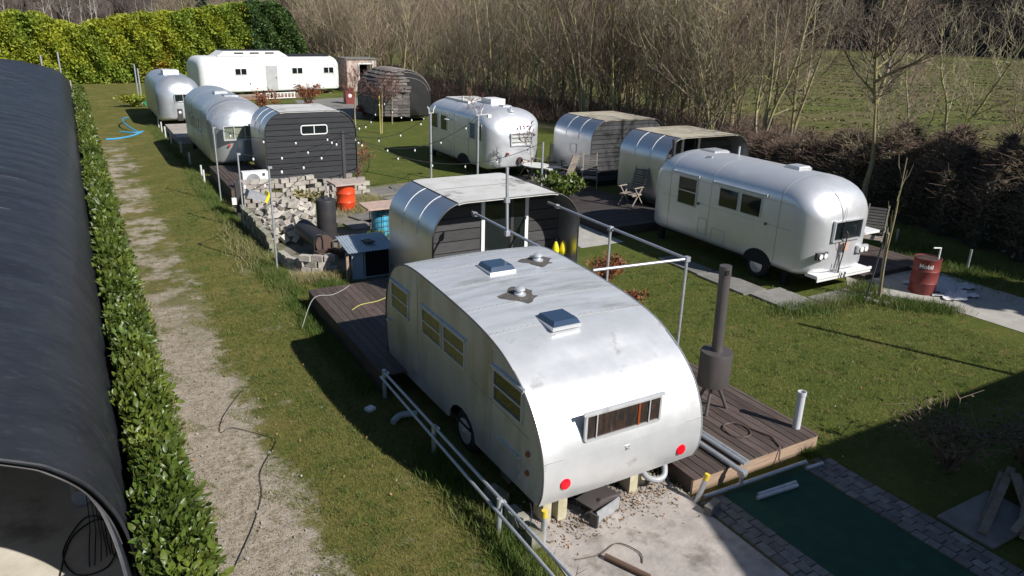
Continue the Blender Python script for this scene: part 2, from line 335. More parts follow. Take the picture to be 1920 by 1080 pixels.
# ================================================================== THE SETTING
def sheet(name, poly, z, m, **kw):
    b = MB(); b.add([(x, y, z) for x, y in poly], [tuple(range(len(poly)))]); return b.build(name, m, smooth=0, kind='structure', **kw)
sheet('ground', [(-900, -300), (900, -300), (900, 900), (-900, 900)], 0, lawn_material())
sheet('meadow', [(27, -60), (27, 8), (29.5, 18), (32, 28), (36, 40), (34, 60), (33, 110), (2, 130), (-60, 96), (-300, 96), (-300, 700), (700, 700), (700, -60)], .004, meadow_material())
sheet('woodland_floor', [(22, -10), (20.8, 5), (22.6, 13), (24, 18), (27, 25), (25, 32), (22, 44), (20.5, 62), (19, 80), (20, 120), (33, 112), (40, 92), (39, 60), (38, 44), (34, 30), (31.5, 22), (29, 14), (27.5, 8), (27, -10)], .008, litter_m)
# front yard slab
sheet('concrete_yard', [(3.95, 6.6), (6.22, 6.4), (6.24, 5.75), (6.34, 5.0), (6.2, 4.0), (6.2, 1), (3.9, 1), (3.9, 4.5), (4.0, 5.8)], .012, concrete)
sheet('side_path', [(15.6, 10.5), (16.9, 11.6), (18.8, 11.4), (18.8, 10.1), (18.75, 8.9), (18.8, 6), (19, 0), (16.5, 0), (16.45, 6.8), (16.4, 8.1), (16.1, 9.2)], .008, concrete_pale)
sheet('patio_slab', [(11.5, 15.9), (11.9, 18.3), (13.0, 18.5), (12.98, 15.9)], .012, concrete_pale)
sheet('yard_floor', [(3.85, 16.9), (3.8, 24.5), (7.2, 25.6), (11.4, 26), (11.2, 23.6), (8.0, 21.5), (7.8, 16.2), (5, 14.8), (4.3, 16.2)], .008, mat('dirty_yard_paving', (.22, .2, .165), .95, 0, (.12, .115, .07), 1.6, (.35, .65), bump=.01, bscale=9, col3=(.08, .09, .03), scale3=.9, ramp3=(.5, .66)))
sheet('far_terrace', [(12.4, 46.5), (17.6, 43.8), (20, 50), (19, 58), (14, 56.5)], .012, slab_m)
# green carpet path and its cobble borders
cp = MB(); cp.box((7.35, 3.4, .02), (1.5, 4.6, .012)); o = cp.build('green_carpet_path', carpet, kind='structure')
cb = thing('cobble_path', '', '', (0, 0, 0)); del cb['label']; del cb['category']; cb['kind'] = 'structure'
bb = MB().b2((6.2, 1.0, .001), (6.62, 5.72, .016)).b2((8.08, 1.0, .001), (8.66, 5.72, .016))
bb.build('bedding', litter_m, cb)
n = 0
for x0, cols in ((6.23, 3), (8.12, 4)):
    for i in range(cols):
        y = 5.68-(i % 2)*.09
        while y > 2.6 and n < 260:
            ln = random.uniform(.15, .24); zz = random.uniform(.03, .04)
            MB().box((x0+.065+i*.132+random.uniform(-.006, .006), y-ln/2, zz/2+.004), (.122, ln-.014, zz), rz=random.uniform(-.05, .05)).build('cobble', cobble_m, cb, smooth=0, fix=False); n += 1
            y -= ln
# ------------------------------------------------------------------ generic builders
def window(parent, side, c, w, h, gm=glass, fm=alu_bright, fr=.035, proud=.02, mull=0, transom=0, r=.04, hood=None, name='window', label=None):
    """side '-x' faces -X, '-y' faces -Y. c = centre on the skin."""
    ax = 0 if side == '-x' else 1; b = MB(); u = c[1] if ax == 0 else c[0]; d = c[0] if ax == 0 else c[1]; z = c[2]
    def ring(w_, h_, r_): return rrect(u-w_/2, u+w_/2, z-h_/2, z+h_/2, max(r_, .004), n=4)
    o_, i_ = ring(w, h, r), ring(w-2*fr, h-2*fr, max(r-fr, .01)); n = len(o_)
    def P(p, t): return (t, p[0], p[1]) if ax == 0 else (p[0], t, p[1])
    vs = [P(p, d+.01) for p in o_]+[P(p, d-proud) for p in o_]+[P(p, d-proud) for p in i_]+[P(p, d+.01) for p in i_]
    fs = [(k*n+i, k*n+(i+1) % n, (k+1)*n+(i+1) % n, (k+1)*n+i) for k in range(3) for i in range(n)]
    b.add(vs, fs)
    for k in range(mull):
        uu = u-w/2+(k+1)*w/(mull+1)
        b.b2(P((uu-.014, z-h/2+fr*.7), d-proud*.8), P((uu+.014, z+h/2-fr*.7), d+.004))
    for k in range(transom):
        zz = z-h/2+(k+1)*h/(transom+1)
        b.b2(P((u-w/2+fr*.7, zz-.012), d-proud*.9), P((u+w/2-fr*.7, zz+.012), d+.003))
    f = b.build(name, fm, parent, smooth=30, label=label)
    g = MB(); pp = rrect(u-w/2+fr*.5, u+w/2-fr*.5, z-h/2+fr*.5, z+h/2-fr*.5, .02, n=3); g.prism(pp, ax, d-.004, d+.012); g.build('pane', gm, f, smooth=0)
    if hood:
        hb = MB()
        if ax == 0: hb.prism([(d+.0, z+h/2+.035), (d-.028, z+h/2+.025), (d-.034, z+h/2-.008), (d, z+h/2+.005)], 1, u-w/2-.03, u+w/2+.03)
        else: hb.prism([(d+.0, z+h/2+.035), (d-.028, z+h/2+.025), (d-.034, z+h/2-.008), (d, z+h/2+.005)], 0, u-w/2-.03, u+w/2+.03)
        hb.build('window_hood', hood, f)
    return f
def shell(X0, X1, Y0, Y1, zb, zt, rp, rr, side=.52, ex=2.5, rb=.14, bulge=.06, nn=14):
    """streamlined trailer skin: rounded in plan (rp), roof falls to the ends (rr)"""
    cx = (X0+X1)/2; Wd = (X1-X0)/2; secs = []
    def sec(d):
        hw = Wd-rp+math.sqrt(max(rp*rp-(rp-min(d, rp))**2, 0)); tp = zt-rr+math.sqrt(max(rr*rr-(rr-min(d, rr))**2, 0))
        lo = zb+.12-.12*math.sin(min(d/.5, 1)*math.pi/2); zs = lo+rb+side*(tp-lo-rb); P = []
        for k in range(5):
            a = math.pi/2*k/4; P.append((hw-rb+rb*math.sin(a), lo+rb-rb*math.cos(a)))
        for k in range(1, 4): P.append((hw, lo+rb+(zs-lo-rb)*k/4))
        for k in range(nn+1):
            a = math.pi/2*k/nn; P.append((hw*math.cos(a)**(2/ex) if k < nn else 0., zs+(tp-zs)*math.sin(a)**(2/ex)))
        full = [(-x, z) for x, z in P[:0:-1]] if False else None
        right = P; left = [(-x, z) for x, z in reversed(P[:-1])]
        return right+left
    ds = [max(rp, rr)*(1-math.cos(t*math.pi/2/10)) for t in range(11)]
    ys = [Y0+d for d in ds]+[Y0+(Y1-Y0)*k/6 for k in range(1, 6) if Y0+ds[-1]+.1 < Y0+(Y1-Y0)*k/6 < Y1-ds[-1]-.1]+[Y1-d for d in reversed(ds)]
    dd = [min(y-Y0, Y1-y) for y in ys]; b = MB(); vs = []; rings = [sec(d) for d in dd]; m = len(rings[0])
    c0 = (0, (rings[0][0][1]+zt-rr)/2)
    front = [[(x*k+c0[0]*(1-k), z*k+c0[1]*(1-k)) for x, z in rings[0]] for k in (.25, .5, .75, .93)]
    fy = [Y0-bulge*(1-k*k) for k in (.25, .5, .75, .93)]
    allr = front+rings+front[::-1]; ally = fy+ys+[Y1+(Y0-y) for y in fy[::-1]]
    for rg, y in zip(allr, ally): vs += [(cx+x, y, z) for x, z in rg]
    nr = len(allr); fs = [(i*m+j, i*m+(j+1) % m, (i+1)*m+(j+1) % m, (i+1)*m+j) for i in range(nr-1) for j in range(m)]
    fs += [tuple(reversed(range(m))), tuple(range((nr-1)*m, nr*m))]
    b.add(vs, fs); b.sec = sec; b.cx = cx
    return b
def seam_ring(b, y, d, parent, m=trim, r=.006, keep=None, name='panel_seam'):
    P = [(b.cx+x*1.002, y, z) for x, z in b.sec(d)]
    P = [p for p in P if p[2] > keep] if keep else P
    MB().tube(P, r, 4, cap=False).build(name, m, parent)
def seam_line(parent, pts, m=trim, r=.005, name='panel_seam'): MB().tube(pts, r, 4).build(name, m, parent)
def wheel(parent, c, r=.33, w=.16, hub=alu_bright):
    t = MB(); prof = []
    for k in range(9): a = math.pi*k/8; prof.append((r-.05+.05*math.sin(a), -w/2+w*k/8))
    rot = Matrix.Rotation(R(90), 3, 'Y')
    tb = MB().lathe((0, 0, 0), prof, 28); t.v = [tuple(rot @ Vector(p)+Vector(c)) for p in tb.v]; t.f = tb.f
    wo = t.build('wheel', tyre, parent)
    h = MB().lathe((0, 0, 0), [(r*.56, -w*.52), (r*.58, -w*.56), (r*.4, -w*.6), (r*.2, -w*.62), (.02, -w*.72)][::-1]+[(r*.56, -w*.3)], 24)
    q = MB(); q.v = [tuple(Matrix.Rotation(R(90), 3, 'Y') @ Vector(p)+Vector(c)) for p in h.v]; q.f = h.f; q.build('hubcap', hub, wo)
def vent(parent, x, y, z, w=.36, h=.07, m=alu_dull, lid=alu_bright, name='roof_vent'):
    b = MB().b2((x-w/2, y-w/2, z-.03), (x+w/2, y+w/2, z+.02)); o = b.build(name, lid, parent, smooth=0)
    k = .8; q = MB(); q.add([(x-w/2*.95, y-w/2*.95, z+.022), (x+w/2*.95, y-w/2*.95, z+.022), (x+w/2*.95, y+w/2*.95, z+.022), (x-w/2*.95, y+w/2*.95, z+.022),
        (x-w/2*k, y-w/2*k, z+h), (x+w/2*k, y-w/2*k, z+h), (x+w/2*k, y+w/2*k, z+h), (x-w/2*k, y+w/2*k, z+h)], ((0, 3, 2, 1), (4, 5, 6, 7), (0, 1, 5, 4), (1, 2, 6, 5), (2, 3, 7, 6), (3, 0, 4, 7))); q.build('lid', m, o, smooth=0)
    return o

# ================================================================== TUNNEL BARN (left)
barn = thing('tunnel_barn', 'long black membrane tunnel barn with an open arched end along the left side', 'barn', (-4.5, 7, 0))
half = [(-.125, 0), (-.13, .5), (-.15, .85), (-.19, 1.19), (-.25, 1.47), (-.36, 1.73), (-.47, 1.90), (-.64, 2.07), (-.80, 2.18), (-1.3, 2.40), (-2.1, 2.63), (-3.16, 2.85), (-4.5, 2.95)]
half = smoothpath(half, 4); prof = half+[(-9.0-x, z) for x, z in reversed(half[:-1])]
ribs = []
nseg = 250; vs = []; npf = len(prof)
for k in range(nseg+1):
    y = 6.62+(57-6.62)*k/nseg; sag = (abs(math.sin(math.pi*(y-6.9)/1.0))**.6-1)*.04
    for i, (x, z) in enumerate(prof):
        f = 1 if z > 1.7 else max(0, (z-.4)/1.3)
        nx = (x+4.5)/4.5; vs.append((x+nx*sag*.3*f, y, z+sag*(1 if z > 2.1 else .3)*f+.01*math.sin(y*1.7+x*2)*f))
b = MB(); b.add(vs, [(k*npf+i, k*npf+i+1, (k+1)*npf+i+1, (k+1)*npf+i) for k in range(nseg) for i in range(npf-1)])
memb = b.build('membrane', membrane, barn, smooth=60)
inn = [(-4.5+(x+4.5)*.988, z-.03 if z > .1 else z) for x, z in prof]
MB().strip(inn, 1, 6.64, 56.9).build('lining', mat('grey_lining', (.16, .15, .15), .8, 0, (.09, .085, .085), 2), barn)
for k in range(24):
    y = 6.92+k*2.05
    MB().tube([(-4.5+(x+4.5)*.975, y, z-.05 if z > .1 else z) for x, z in prof], .035 if k == 0 else .025, 8).build('hoop', steel if k else mat('pale_hoop', (.42, .44, .52), .35, .4, (.3, .32, .38), 6), barn)
# edge lath at the opening
MB().tube([(-4.5+(x+4.5)*1.004, 6.62, z+.012) for x, z in prof], .016, 6).build('hem', membrane, barn)
MB().prism(prof, 1, 57.0, 57.1).build('end_wall', membrane, barn)
bf = MB().b2((-8.8, 2.0, .001), (-.14, 56.9, .016)); bf.build('barn_floor', mat('dusty_floor', (.62, .57, .47), .9, 0, (.44, .39, .31), 1.4, (.35, .7), bump=.004, bscale=9, col3=(.24, .21, .17), scale3=.7, ramp3=(.55, .7)), barn)
MB().b2((-.20, 6.2, .016), (-.165, 9.0, .75)).build('side_batten', old_wood, barn)
duct = MB().cyl((-.80, 11.6, .16), (-.66, 9.25, .14), .11, n=20); o = duct.build('duct_roll', mat('duct', (.33, .31, .3), .6), label=None)
tag(o, 'grey tube lying on the floor just inside the open barn end', 'tube')
MB().cyl((-.66, 9.245, .14), (-.659, 9.23, .14), .097, n=20).build('end_cap', mat('duct_cap', (.34, .35, .42), .4, .3), o)
cab = MB()
for k in range(7):
    pts = [(-.34-.045*k+.02*math.sin(k+t), 9.6-.30*t+.06*math.sin(2.3*t+k), 1.2*max(0, 1-t/3.2)**1.3+.03) for t in [i*.4 for i in range(14)]]
    cab.tube(pts, .006, 5)
c2 = smoothpath([(-.28, 8.0, .03), (-.42, 8.75, .03), (-.65, 8.95, .035), (-.88, 8.4, .03), (-.75, 7.9, .035), (-.45, 7.9, .03), (-.34, 8.35, .04), (-.5, 8.85, .03), (-.8, 8.6, .035), (-.92, 7.9, .03)], 6)
cab.tube(c2, .009, 6); tag(cab.build('cable', cable_m), 'tangle of black cables hanging and coiled inside the barn mouth', 'cable')

# ================================================================== FRONT CARAVAN
van = thing('caravan', 'silver vintage caravan nearest the camera with round red tail lamps and curved roof', 'caravan', (5.28, 8.6, 0))
XL, XR = 4.05, 6.5
pr = [(6.16, .40), (6.08, .62), (6.08, .95), (6.17, 1.25), (6.36, 1.54), (6.67, 1.80), (7.13, 2.02), (7.7, 2.14), (8.4, 2.205), (9.2, 2.245), (9.85, 2.26), (10.3, 2.21), (10.7, 2.04), (10.97, 1.74), (11.10, 1.35), (11.13, .9), (11.06, .45), (10.9, .30)]
prs = smoothpath(pr, 5)
def vanwrap(a, b, m, name, label=None):
    seg = prs[a:b+1]; bb = MB(); cols = 12; vs = []
    for k in range(cols+1):
        t = k/cols; x = XL+(XR-XL)*t; crown = .035*(1-(2*t-1)**2)
        for y, z in seg:
            ny = -1 if y < 6.6 else (1 if y > 10.8 else 0)
            vs.append((x, y+crown*ny*.6, z+(crown if z > 1.9 else 0)))
    n = len(seg); bb.add(vs, [(k*n+i, k*n+i+1, (k+1)*n+i+1, (k+1)*n+i) for k in range(cols) for i in range(n-1)])
    return bb.build(name, m, van, smooth=50, label=label)
vanwrap(0, 11, van_front, 'front_panel', 'lower front panel'); vanwrap(11, 33, van_front, 'front_panel', 'upper front panel')
cuts = [33, 38, 43, 48, 53, 58]
for a, b_ in zip(cuts[:-1], cuts[1:]): vanwrap(a, b_, van_roof, 'roof_panel')
vanwrap(58, len(prs)-1, van_front, 'rear_panel')
for a in [11]+cuts:
    y, z = prs[a]; MB().tube([(XL+.02+(XR-XL-.04)*k/8, y-(.005 if y < 6.6 else 0), z+(.035*(1-(2*k/8-1)**2) if z > 1.9 else 0)+.001) for k in range(9)], .004, 4).build('panel_seam', mat('seam_grey', (.33, .32, .3), .6, .3) if 'seam_grey' not in MATS else MATS['seam_grey'], van)
rv = mat('rivet_grey', (.52, .52, .51), .45, .5)
for X, sgn in ((XL-.001, -1), (XR+.001, 1)):
    for (ya, za, yb, zb_) in ((6.3, .50, 10.8, .36), (7.35, .5, 7.35, 1.9), (9.75, .45, 9.75, 2.1), (6.45, 1.19, 8.0, 1.3)):
        b = MB(); n = int(math.hypot(yb-ya, zb_-za)/.09)
        for k in range(n): y = ya+(yb-ya)*k/n; z = za+(zb_-za)*k/n; b.box((X, y+.02*(ya == yb), z+.02*(ya != yb)), (.006, .008, .008))
        b.build('rivet_row', rv, van, smooth=0, fix=False, kind='stuff')
b = MB()
for yi in [11]+[33, 38, 43, 48, 53]:
    y, z = prs[yi]
    for k in range(27):
        t_ = (k+.5)/27; b.box((XL+(XR-XL)*t_, y+.025, z+(.035*(1-(2*t_-1)**2) if z > 1.9 else 0)+(.012 if z > 1.9 else .0)), (.009, .009 if z > 1.9 else .016, .006))
b.build('rivet_row', rv, van, smooth=0, fix=False, kind='stuff')
for x0_, w_ in ((4.75, .004), (5.9, .004)):
    MB().tube([(x0_, prs[i][0]-.004, prs[i][1]) for i in range(12, 20)], .003, 4).build('panel_seam', MATS['seam_grey'], van) if False else None
arch = [(10.9, .30)]+[(8.75, .36)]+[(8.22+.42*math.cos(a), .37+.34*math.sin(a)) for a in [math.pi*k/8 for k in range(9)]]+[(7.7, .37), (6.2, .40)]
poly = prs+arch
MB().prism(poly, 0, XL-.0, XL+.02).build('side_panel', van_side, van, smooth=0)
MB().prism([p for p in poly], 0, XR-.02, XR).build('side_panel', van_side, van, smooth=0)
for X in (XL-.004, XR+.004):
    MB().tube([(X, y, z) for y, z in prs], .012, 5).build('edge_trim', MATS['galvanised_steel'] if X > 5 else trim, van)
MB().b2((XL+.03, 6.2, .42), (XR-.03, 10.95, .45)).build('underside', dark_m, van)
MB().b2((XL+.04, 7.7, .12), (XL+.25, 8.75, .8)).build('wheel_well', dark_m, van) if False else None
wheel(van, (XL+.14, 8.22, .33)); wheel(van, (XR-.14, 8.22, .33))
MB().b2((XL+.35, 6.6, .3), (XL+.45, 11.2, .42)).b2((XR-.45, 6.6, .3), (XR-.35, 11.2, .42)).build('chassis', dark_m, van)
for X in (XL-.002, ):
    window(van, '-x', (X, 10.46, 1.56), .72, .47, glass_amber, alu_dull, .03, .018, transom=1, hood=steel)
    window(van, '-x', (X, 9.22, 1.56), .70, .44, glass_amber, alu_dull, .03, .018, transom=1, hood=steel)
    window(van, '-x', (X, 8.46, 1.56), .70, .44, glass_amber, alu_dull, .03, .018, transom=1, hood=steel)
    window(van, '-x', (X, 6.94, 1.52), .74, .46, glass, alu_dull, .03, .022, transom=1, hood=steel, label='dark window nearest the front, tilted open')
fw = window(van, '-y', (5.2, 6.11, 1.33), 1.16, .37, glass_dirty, van_front, .03, .022, mull=0, hood=van_front, name='front_window')
for x_ in (4.78, 5.58): MB().b2((x_, 6.085, 1.165), (x_+.016, 6.098, 1.495)).build('glazing_bar', van_front, fw)
MB().b2((5.42, 6.096, 1.17), (5.45, 6.1, 1.49)).build('curtain_edge', amber, fw)
for x, z in ((4.36, .68), (6.17, .63)):
    q = MB(); tb = MB().lathe((0, 0, 0), [(.075, 0), (.078, .03), (.068, .045), (.04, .052), (.01, .055)], 24)
    rt = Matrix.Rotation(R(90), 3, 'X'); q.v = [tuple(rt @ Vector(p)+Vector((x, 6.095, z))) for p in tb.v]; q.f = tb.f; q.build('tail_lamp', red_lens, van)
for y, z, m in ((6.42, .98, amber), (6.42, .72, amber)):
    q = MB(); tb = MB().lathe((0, 0, 0), [(.038, 0), (.038, .015), (.022, .032), (.008, .036)], 16); rt = Matrix.Rotation(R(-90), 3, 'Y')
    q.v = [tuple(rt @ Vector(p)+Vector((XL-.003, y, z))) for p in tb.v]; q.f = tb.f; q.build('marker_lamp', m, van)
MB().b2((XL-.03, 6.62, .80), (XL-.001, 7.15, .83)).b2((XL-.008, 6.62, .45), (XL-.001, 6.635, .8)).b2((XL-.02, 6.58, .55), (XL-.001, 6.61, .62)).build('locker_hatch', steel, van)
MB().cyl((XL-.05, 10.95, 1.06), (XL, 10.95, 1.06), .02, n=10).b2((XL-.06, 10.9, 1.03), (XL-.045, 10.99, 1.06)).build('door_handle', steel, van)
MB().b2((5.22, 6.05, .93), (5.29, 6.09, .96)).cyl((5.25, 6.02, .93), (5.25, 6.09, .93), .012, n=8).build('latch', steel, van)
seam_line(van, [(XL-.002, 7.35, .42), (XL-.002, 7.35, 1.95)], r=.003, m=MATS['seam_grey']); seam_line(van, [(XL-.002, 9.75, .42), (XL-.002, 9.75, 2.2)], r=.003, m=MATS['seam_grey'])
seam_line(van, [(XL-.002, 8.0, 1.3), (XL-.002, 6.4, 1.18)], r=.003, m=MATS['seam_grey'])
def vz(y):
    for (y0, z0), (y1, z1) in zip(prs[:-1], prs[1:]):
        if y0 <= y <= y1 and z0 > 1.5: return z0+(z1-z0)*(y-y0)/(y1-y0+1e-9)
    return 2.2
glossblue = mat('smoked_acrylic', (.03, .055, .10), .10, .0, spec=.9)
vent(van, 5.16, 9.30, vz(9.3)+.045, .44, .085, glossblue, alu_bright, 'roof_hatch'); vent(van, 5.06, 7.42, vz(7.4)+.05, .44, .085, glossblue, alu_bright, 'roof_hatch')
tar = mat('tar_patch', (.07, .062, .055), .8, 0, (.11, .1, .09), 9)
for x, y in ((4.98, 8.28), (5.95, 9.38)):
    n = 22; z = vz(y)+.037; pts = [(x+(.25+.06*math.sin(3*a+x)+.035*math.sin(7*a))*math.cos(a), y+(.24+.06*math.sin(4*a+y))*math.sin(a)) for a in [6.283*k/n for k in range(n)]]
    bb = MB(); bb.add([(p[0], p[1], vz(p[1])+.035*(1-(2*(p[0]-XL)/(XR-XL)-1)**2)+.006) for p in pts]+[(x, y, z+.01)], [(i, (i+1) % n, n) for i in range(n)]); bb.build('tar_patch', tar, van, smooth=0)
    MB().lathe((x, y, z), [(.085, 0), (.085, .02), (.05, .03), (.045, .07), (.075, .075), (.07, .1), (.03, .125)], 20).build('flue_cap', alu_bright, van)
# timber blocks that carry it, foam pieces and pipes underneath
for x, y, w in ((4.22, 6.3, .12), (4.4, 6.24, .13), (5.55, 6.28, .13), (5.75, 6.35, .12), (4.25, 7.2, .2), (5.2, 9.8, .25)):
    o = MB().b2((x, y, .014), (x+w, y+.22, .40)).build('timber_block', old_wood if y > 7 else mat('pale_block', (.5, .45, .33), .85, 0, (.36, .33, .2), 8), smooth=0)
    tag(o, {4.22: 'pale timber block propping the silver caravan front left corner, the outer one', 4.4: 'pale timber block just right of the corner prop under the caravan front', 5.55: 'squat timber block under the caravan front beside the grey drain pipe', 5.75: 'timber block under the caravan front nearest the wooden deck'}.get(x, 'timber block under the caravan floor behind its front, in deep shade') if y < 7 else ('timber block under the caravan left side ahead of the wheel' if x < 5 else 'timber block under the caravan middle near its rear end'), 'block', 'timber props under the caravan')
dp = MB().tube(smoothpath([(5.78, 6.4, .30), (5.80, 6.25, .22), (5.9, 6.17, .19), (6.02, 6.17, .21), (6.07, 6.22, .30), (6.07, 6.28, .42)], 5), .042, 12)
tag(dp.build('drain_pipe', mat('grey_pvc', (.36, .37, .38), .45)), 'grey plastic drain pipe bent in a U below the caravan front', 'pipe')
gt = thing('cowling', 'bent grey metal cowling lying on the concrete below the caravan front', 'metal sheet', (4.95, 6.2, .012))
MB().prism([(4.72, .06), (4.95, .24), (5.27, .24), (5.05, .06)], 1, 6.1, 6.14).box((4.98, 6.22, .2), (.5, .3, .015), rz=.25).build('top_sheet', stove_m, gt, smooth=0)
MB().box((5.0, 6.02, .12), (.46, .02, .16), rz=.28).build('front_sheet', steel, gt, smooth=0)
MB().box((4.74, 5.95, .11), (.03, .12, .17), rz=.28).build('end_sheet', dark_pipe, gt, smooth=0)

# ------------------------------------------------------------------ galvanised rail along the lawn
rail = thing('pipe_rail', 'low double pipe rail on short posts along the caravan left side', 'rail', (3.68, 8, 0))
MB().cyl((3.67, 10.3, .44), (3.73, 1.5, .46), .022, n=10).build('rail_pipe', steel, rail); MB().cyl((3.62, 10.3, .36), (3.60, 1.5, .34), .022, n=10).build('rail_pipe', steel, rail)
for y in (10.25, 8.3, 6.4, 4.4): MB().cyl((3.66, y, 0), (3.66, y, .5), .035, n=12).cyl((3.66, y, .40), (3.74, y, .44), .03, n=8).build('post', steel, rail)
tag(MB().tube(smoothpath([(3.66, 6.42, .42), (3.75, 6.3, .4), (3.78, 6.1, .2), (3.85, 6.0, .35), (3.95, 6.15, .42), (4.0, 6.3, .45)], 5), .008, 5).build('cable', cable_m), 'short black cable looped over the pipe rail beside the caravan corner', 'cable')
def ypost(x, y, lx, ly, h, label):
    t = thing('yellow_topped_post', label, 'post', (x, y, 0)); MB().cyl((x, y, 0), (x+lx*.8, y+ly*.8, h*.8), .035, n=12).build('tube', steel, t)
    MB().cyl((x+lx*.8, y+ly*.8, h*.8+.001), (x+lx, y+ly, h), .037, n=12).build('tape', mat('yellow_tape', (.62, .46, .05), .6), t)
ypost(4.04, 6.0, .0, 0, .46, 'upright steel post with yellow tape at the caravan front left corner')
ypost(6.23, 5.74, .1, -.04, .42, 'leaning steel tube with yellow tape against the deck corner')
# drain stub, foam off-cut in the shade of the caravan
tag(MB().tube(smoothpath([(3.45, 9.35, .06), (3.62, 9.45, .09), (3.85, 9.35, .11)], 5), .05, 12).build('drain_stub', MATS['grey_pvc']), 'grey drain stub poking from under the caravan left side in the shade', 'pipe')
tag(MB().box((3.3, 9.95, .03), (.14, .12, .05), rz=.4).build('white_box', white, smooth=0), 'small white box lying on the shaded grass beside the rail end', 'box')
for i, (y, l_) in enumerate(((6.1, 'pale broken concrete block on the ground beside the corner post'), (6.45, 'mossy concrete block under the caravan edge behind the corner post'), (6.95, 'mossy concrete block in the shade beside the rail, the rear one of three'))):
    tag(MB().box((3.93, y, .09), (.16, .3, .18), rz=.1*i).build('concrete_block', block_d, smooth=0), l_, 'block', 'blocks beside the rail')

# ------------------------------------------------------------------ decks
def deck(name, label, x0, x1, y0, y1, z, along='y', bw=.14, m=deck_wood, fm=None, base=0.0, zt=.026):
    t = thing(name, label, 'deck', ((x0+x1)/2, (y0+y1)/2, 0)); fm = fm or m
    if along == 'y':
        x = x0
        while x < x1-.02:
            w = min(bw, x1-x); MB().b2((x+.007, y0, z-zt), (x+w-.007, y1, z+random.uniform(-.002, .002))).build('board', m, t, smooth=0, fix=False); x += bw
    else:
        y = y0
        while y < y1-.02:
            w = min(bw, y1-y); MB().b2((x0, y+.004, z-zt), (x1, y+w-.004, z+random.uniform(-.002, .002))).build('board', m, t, smooth=0, fix=False); y += bw
    e = .012
    MB().b2((x0+e, y0+e, base+.002), (x1-e, y0+.045, z-zt-.002)).build('fascia', fm, t, smooth=0, fix=False)
    MB().b2((x0+e, y0+.047, base+.002), (x0+.045, y1-e, z-zt-.002)).build('fascia', m, t, smooth=0, fix=False)
    MB().b2((x1-.045, y0+.047, base+.002), (x1-e, y1-e, z-zt-.002)).build('fascia', m, t, smooth=0, fix=False)
    MB().b2((x0+.047, y1-.045, base+.002), (x1-.047, y1-e, z-zt-.002)).build('fascia', m, t, smooth=0, fix=False)
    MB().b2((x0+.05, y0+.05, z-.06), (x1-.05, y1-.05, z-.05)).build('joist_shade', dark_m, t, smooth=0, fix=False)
    return t
deck('timber_deck', 'dark timber deck with pale front fascia under the round stove, right of the caravan', 6.28, 8.74, 5.88, 13.0, .25, fm=deck_face)
deck('timber_deck', 'dark timber deck behind the caravan, half in its shadow, beside the block ring', 3.62, 9.3, 10.2+.95, 14.75, .4) if False else None
dl = thing('timber_deck', 'dark timber deck at the caravan rear left corner, half in its shadow', 'deck', (4.8, 12.5, 0))
x = 3.64
while x < 5.95:
    MB().b2((x+.004, 10.25 if x < 4.02 else 11.2, .374), (x+.136, 14.72, .40+random.uniform(-.002, .002))).build('board', deck_wood, dl, smooth=0, fix=False); x += .14
MB().b2((3.65, 10.26, .002), (3.69, 14.7, .372)).build('fascia', deck_wood, dl, smooth=0); MB().b2((3.69, 14.66, .002), (5.9, 14.7, .372)).build('fascia', deck_wood, dl, smooth=0)
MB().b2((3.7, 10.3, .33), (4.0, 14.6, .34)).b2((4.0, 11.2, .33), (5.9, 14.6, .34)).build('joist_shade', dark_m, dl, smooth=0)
tag(MB().tube(smoothpath([(3.2, 13.6, .05), (3.6, 14.15, .41), (4.0, 14.2, .412), (4.3, 14.4, .412), (4.5, 14.6, .412)], 6), .008, 5).build('cord', mat('grey_cord', (.3, .3, .27), .8)), 'thin grey cord lying across the far corner of the shaded deck', 'cord')
tag(MB().tube(smoothpath([(4.1, 13.2, .412), (4.35, 13.4, .412), (4.7, 13.45, .412), (5.0, 13.6, .412)], 6), .009, 5).build('strap', mat('faded_yellow_cord', (.45, .42, .12), .8)), 'short yellowish cord lying in the sun on the dark deck', 'cord')

# ------------------------------------------------------------------ round stove on the deck
st = thing('garden_stove', 'dark steel drum stove with tall flue on three legs on the deck', 'stove', (7.83, 7.2, .25))
MB().lathe((7.83, 7.2, .69), [(.235, 0), (.24, .02), (.24, .525), (.235, .545), (.125, .55)], 40).build('drum', stove_m, st)
MB().cyl((7.83, 7.2, 1.235), (7.79, 7.2, 2.42), .083, n=24).build('flue', stove_m, st)
MB().cyl((7.79, 7.2, 2.423), (7.785, 7.2, 2.59), .088, n=24).build('flue_cap', stove_m, st)
MB().box((7.75, 7.118, 2.51), (.06, .02, .07)).build('cap_slot', dark_m, st)
for a in (95, 215, 335):
    c, s_ = math.cos(R(a)), math.sin(R(a)); MB().cyl((7.83+.07*c, 7.2+.07*s_, .70), (7.83+.27*c, 7.2+.27*s_, .253), .027, n=10).build('leg', stove_m, st)
wp = thing('pipe_stub', 'short white plastic pipe standing upright near the deck corner', 'pipe', (8.58, 6.17, .25))
MB().lathe((8.58, 6.17, .25), [(.058, 0), (.058, .54), (.065, .545), (.065, .6), (.052, .6), (.052, .47)], 24).build('tube', mat('pale_grey_pvc', (.55, .56, .58), .4), wp)
hs = MB(); ring = [(7.71+.18*math.cos(a), 6.51+.21*math.sin(a), .267+.008*math.sin(3*a)) for a in [6.6*k/30 for k in range(31)]]
ring += [(7.95, 6.38, .267), (8.02, 6.13, .27), (7.92, 5.9, .265), (7.9, 5.865, .2), (7.88, 5.85, .1), (7.86, 5.7, .03)]
tag(hs.tube(ring, .011, 6).build('hose', mat('brown_rubber_hose', (.10, .065, .055), .6)), 'thin brown hose coiled on the deck and hanging over its front edge', 'hose')
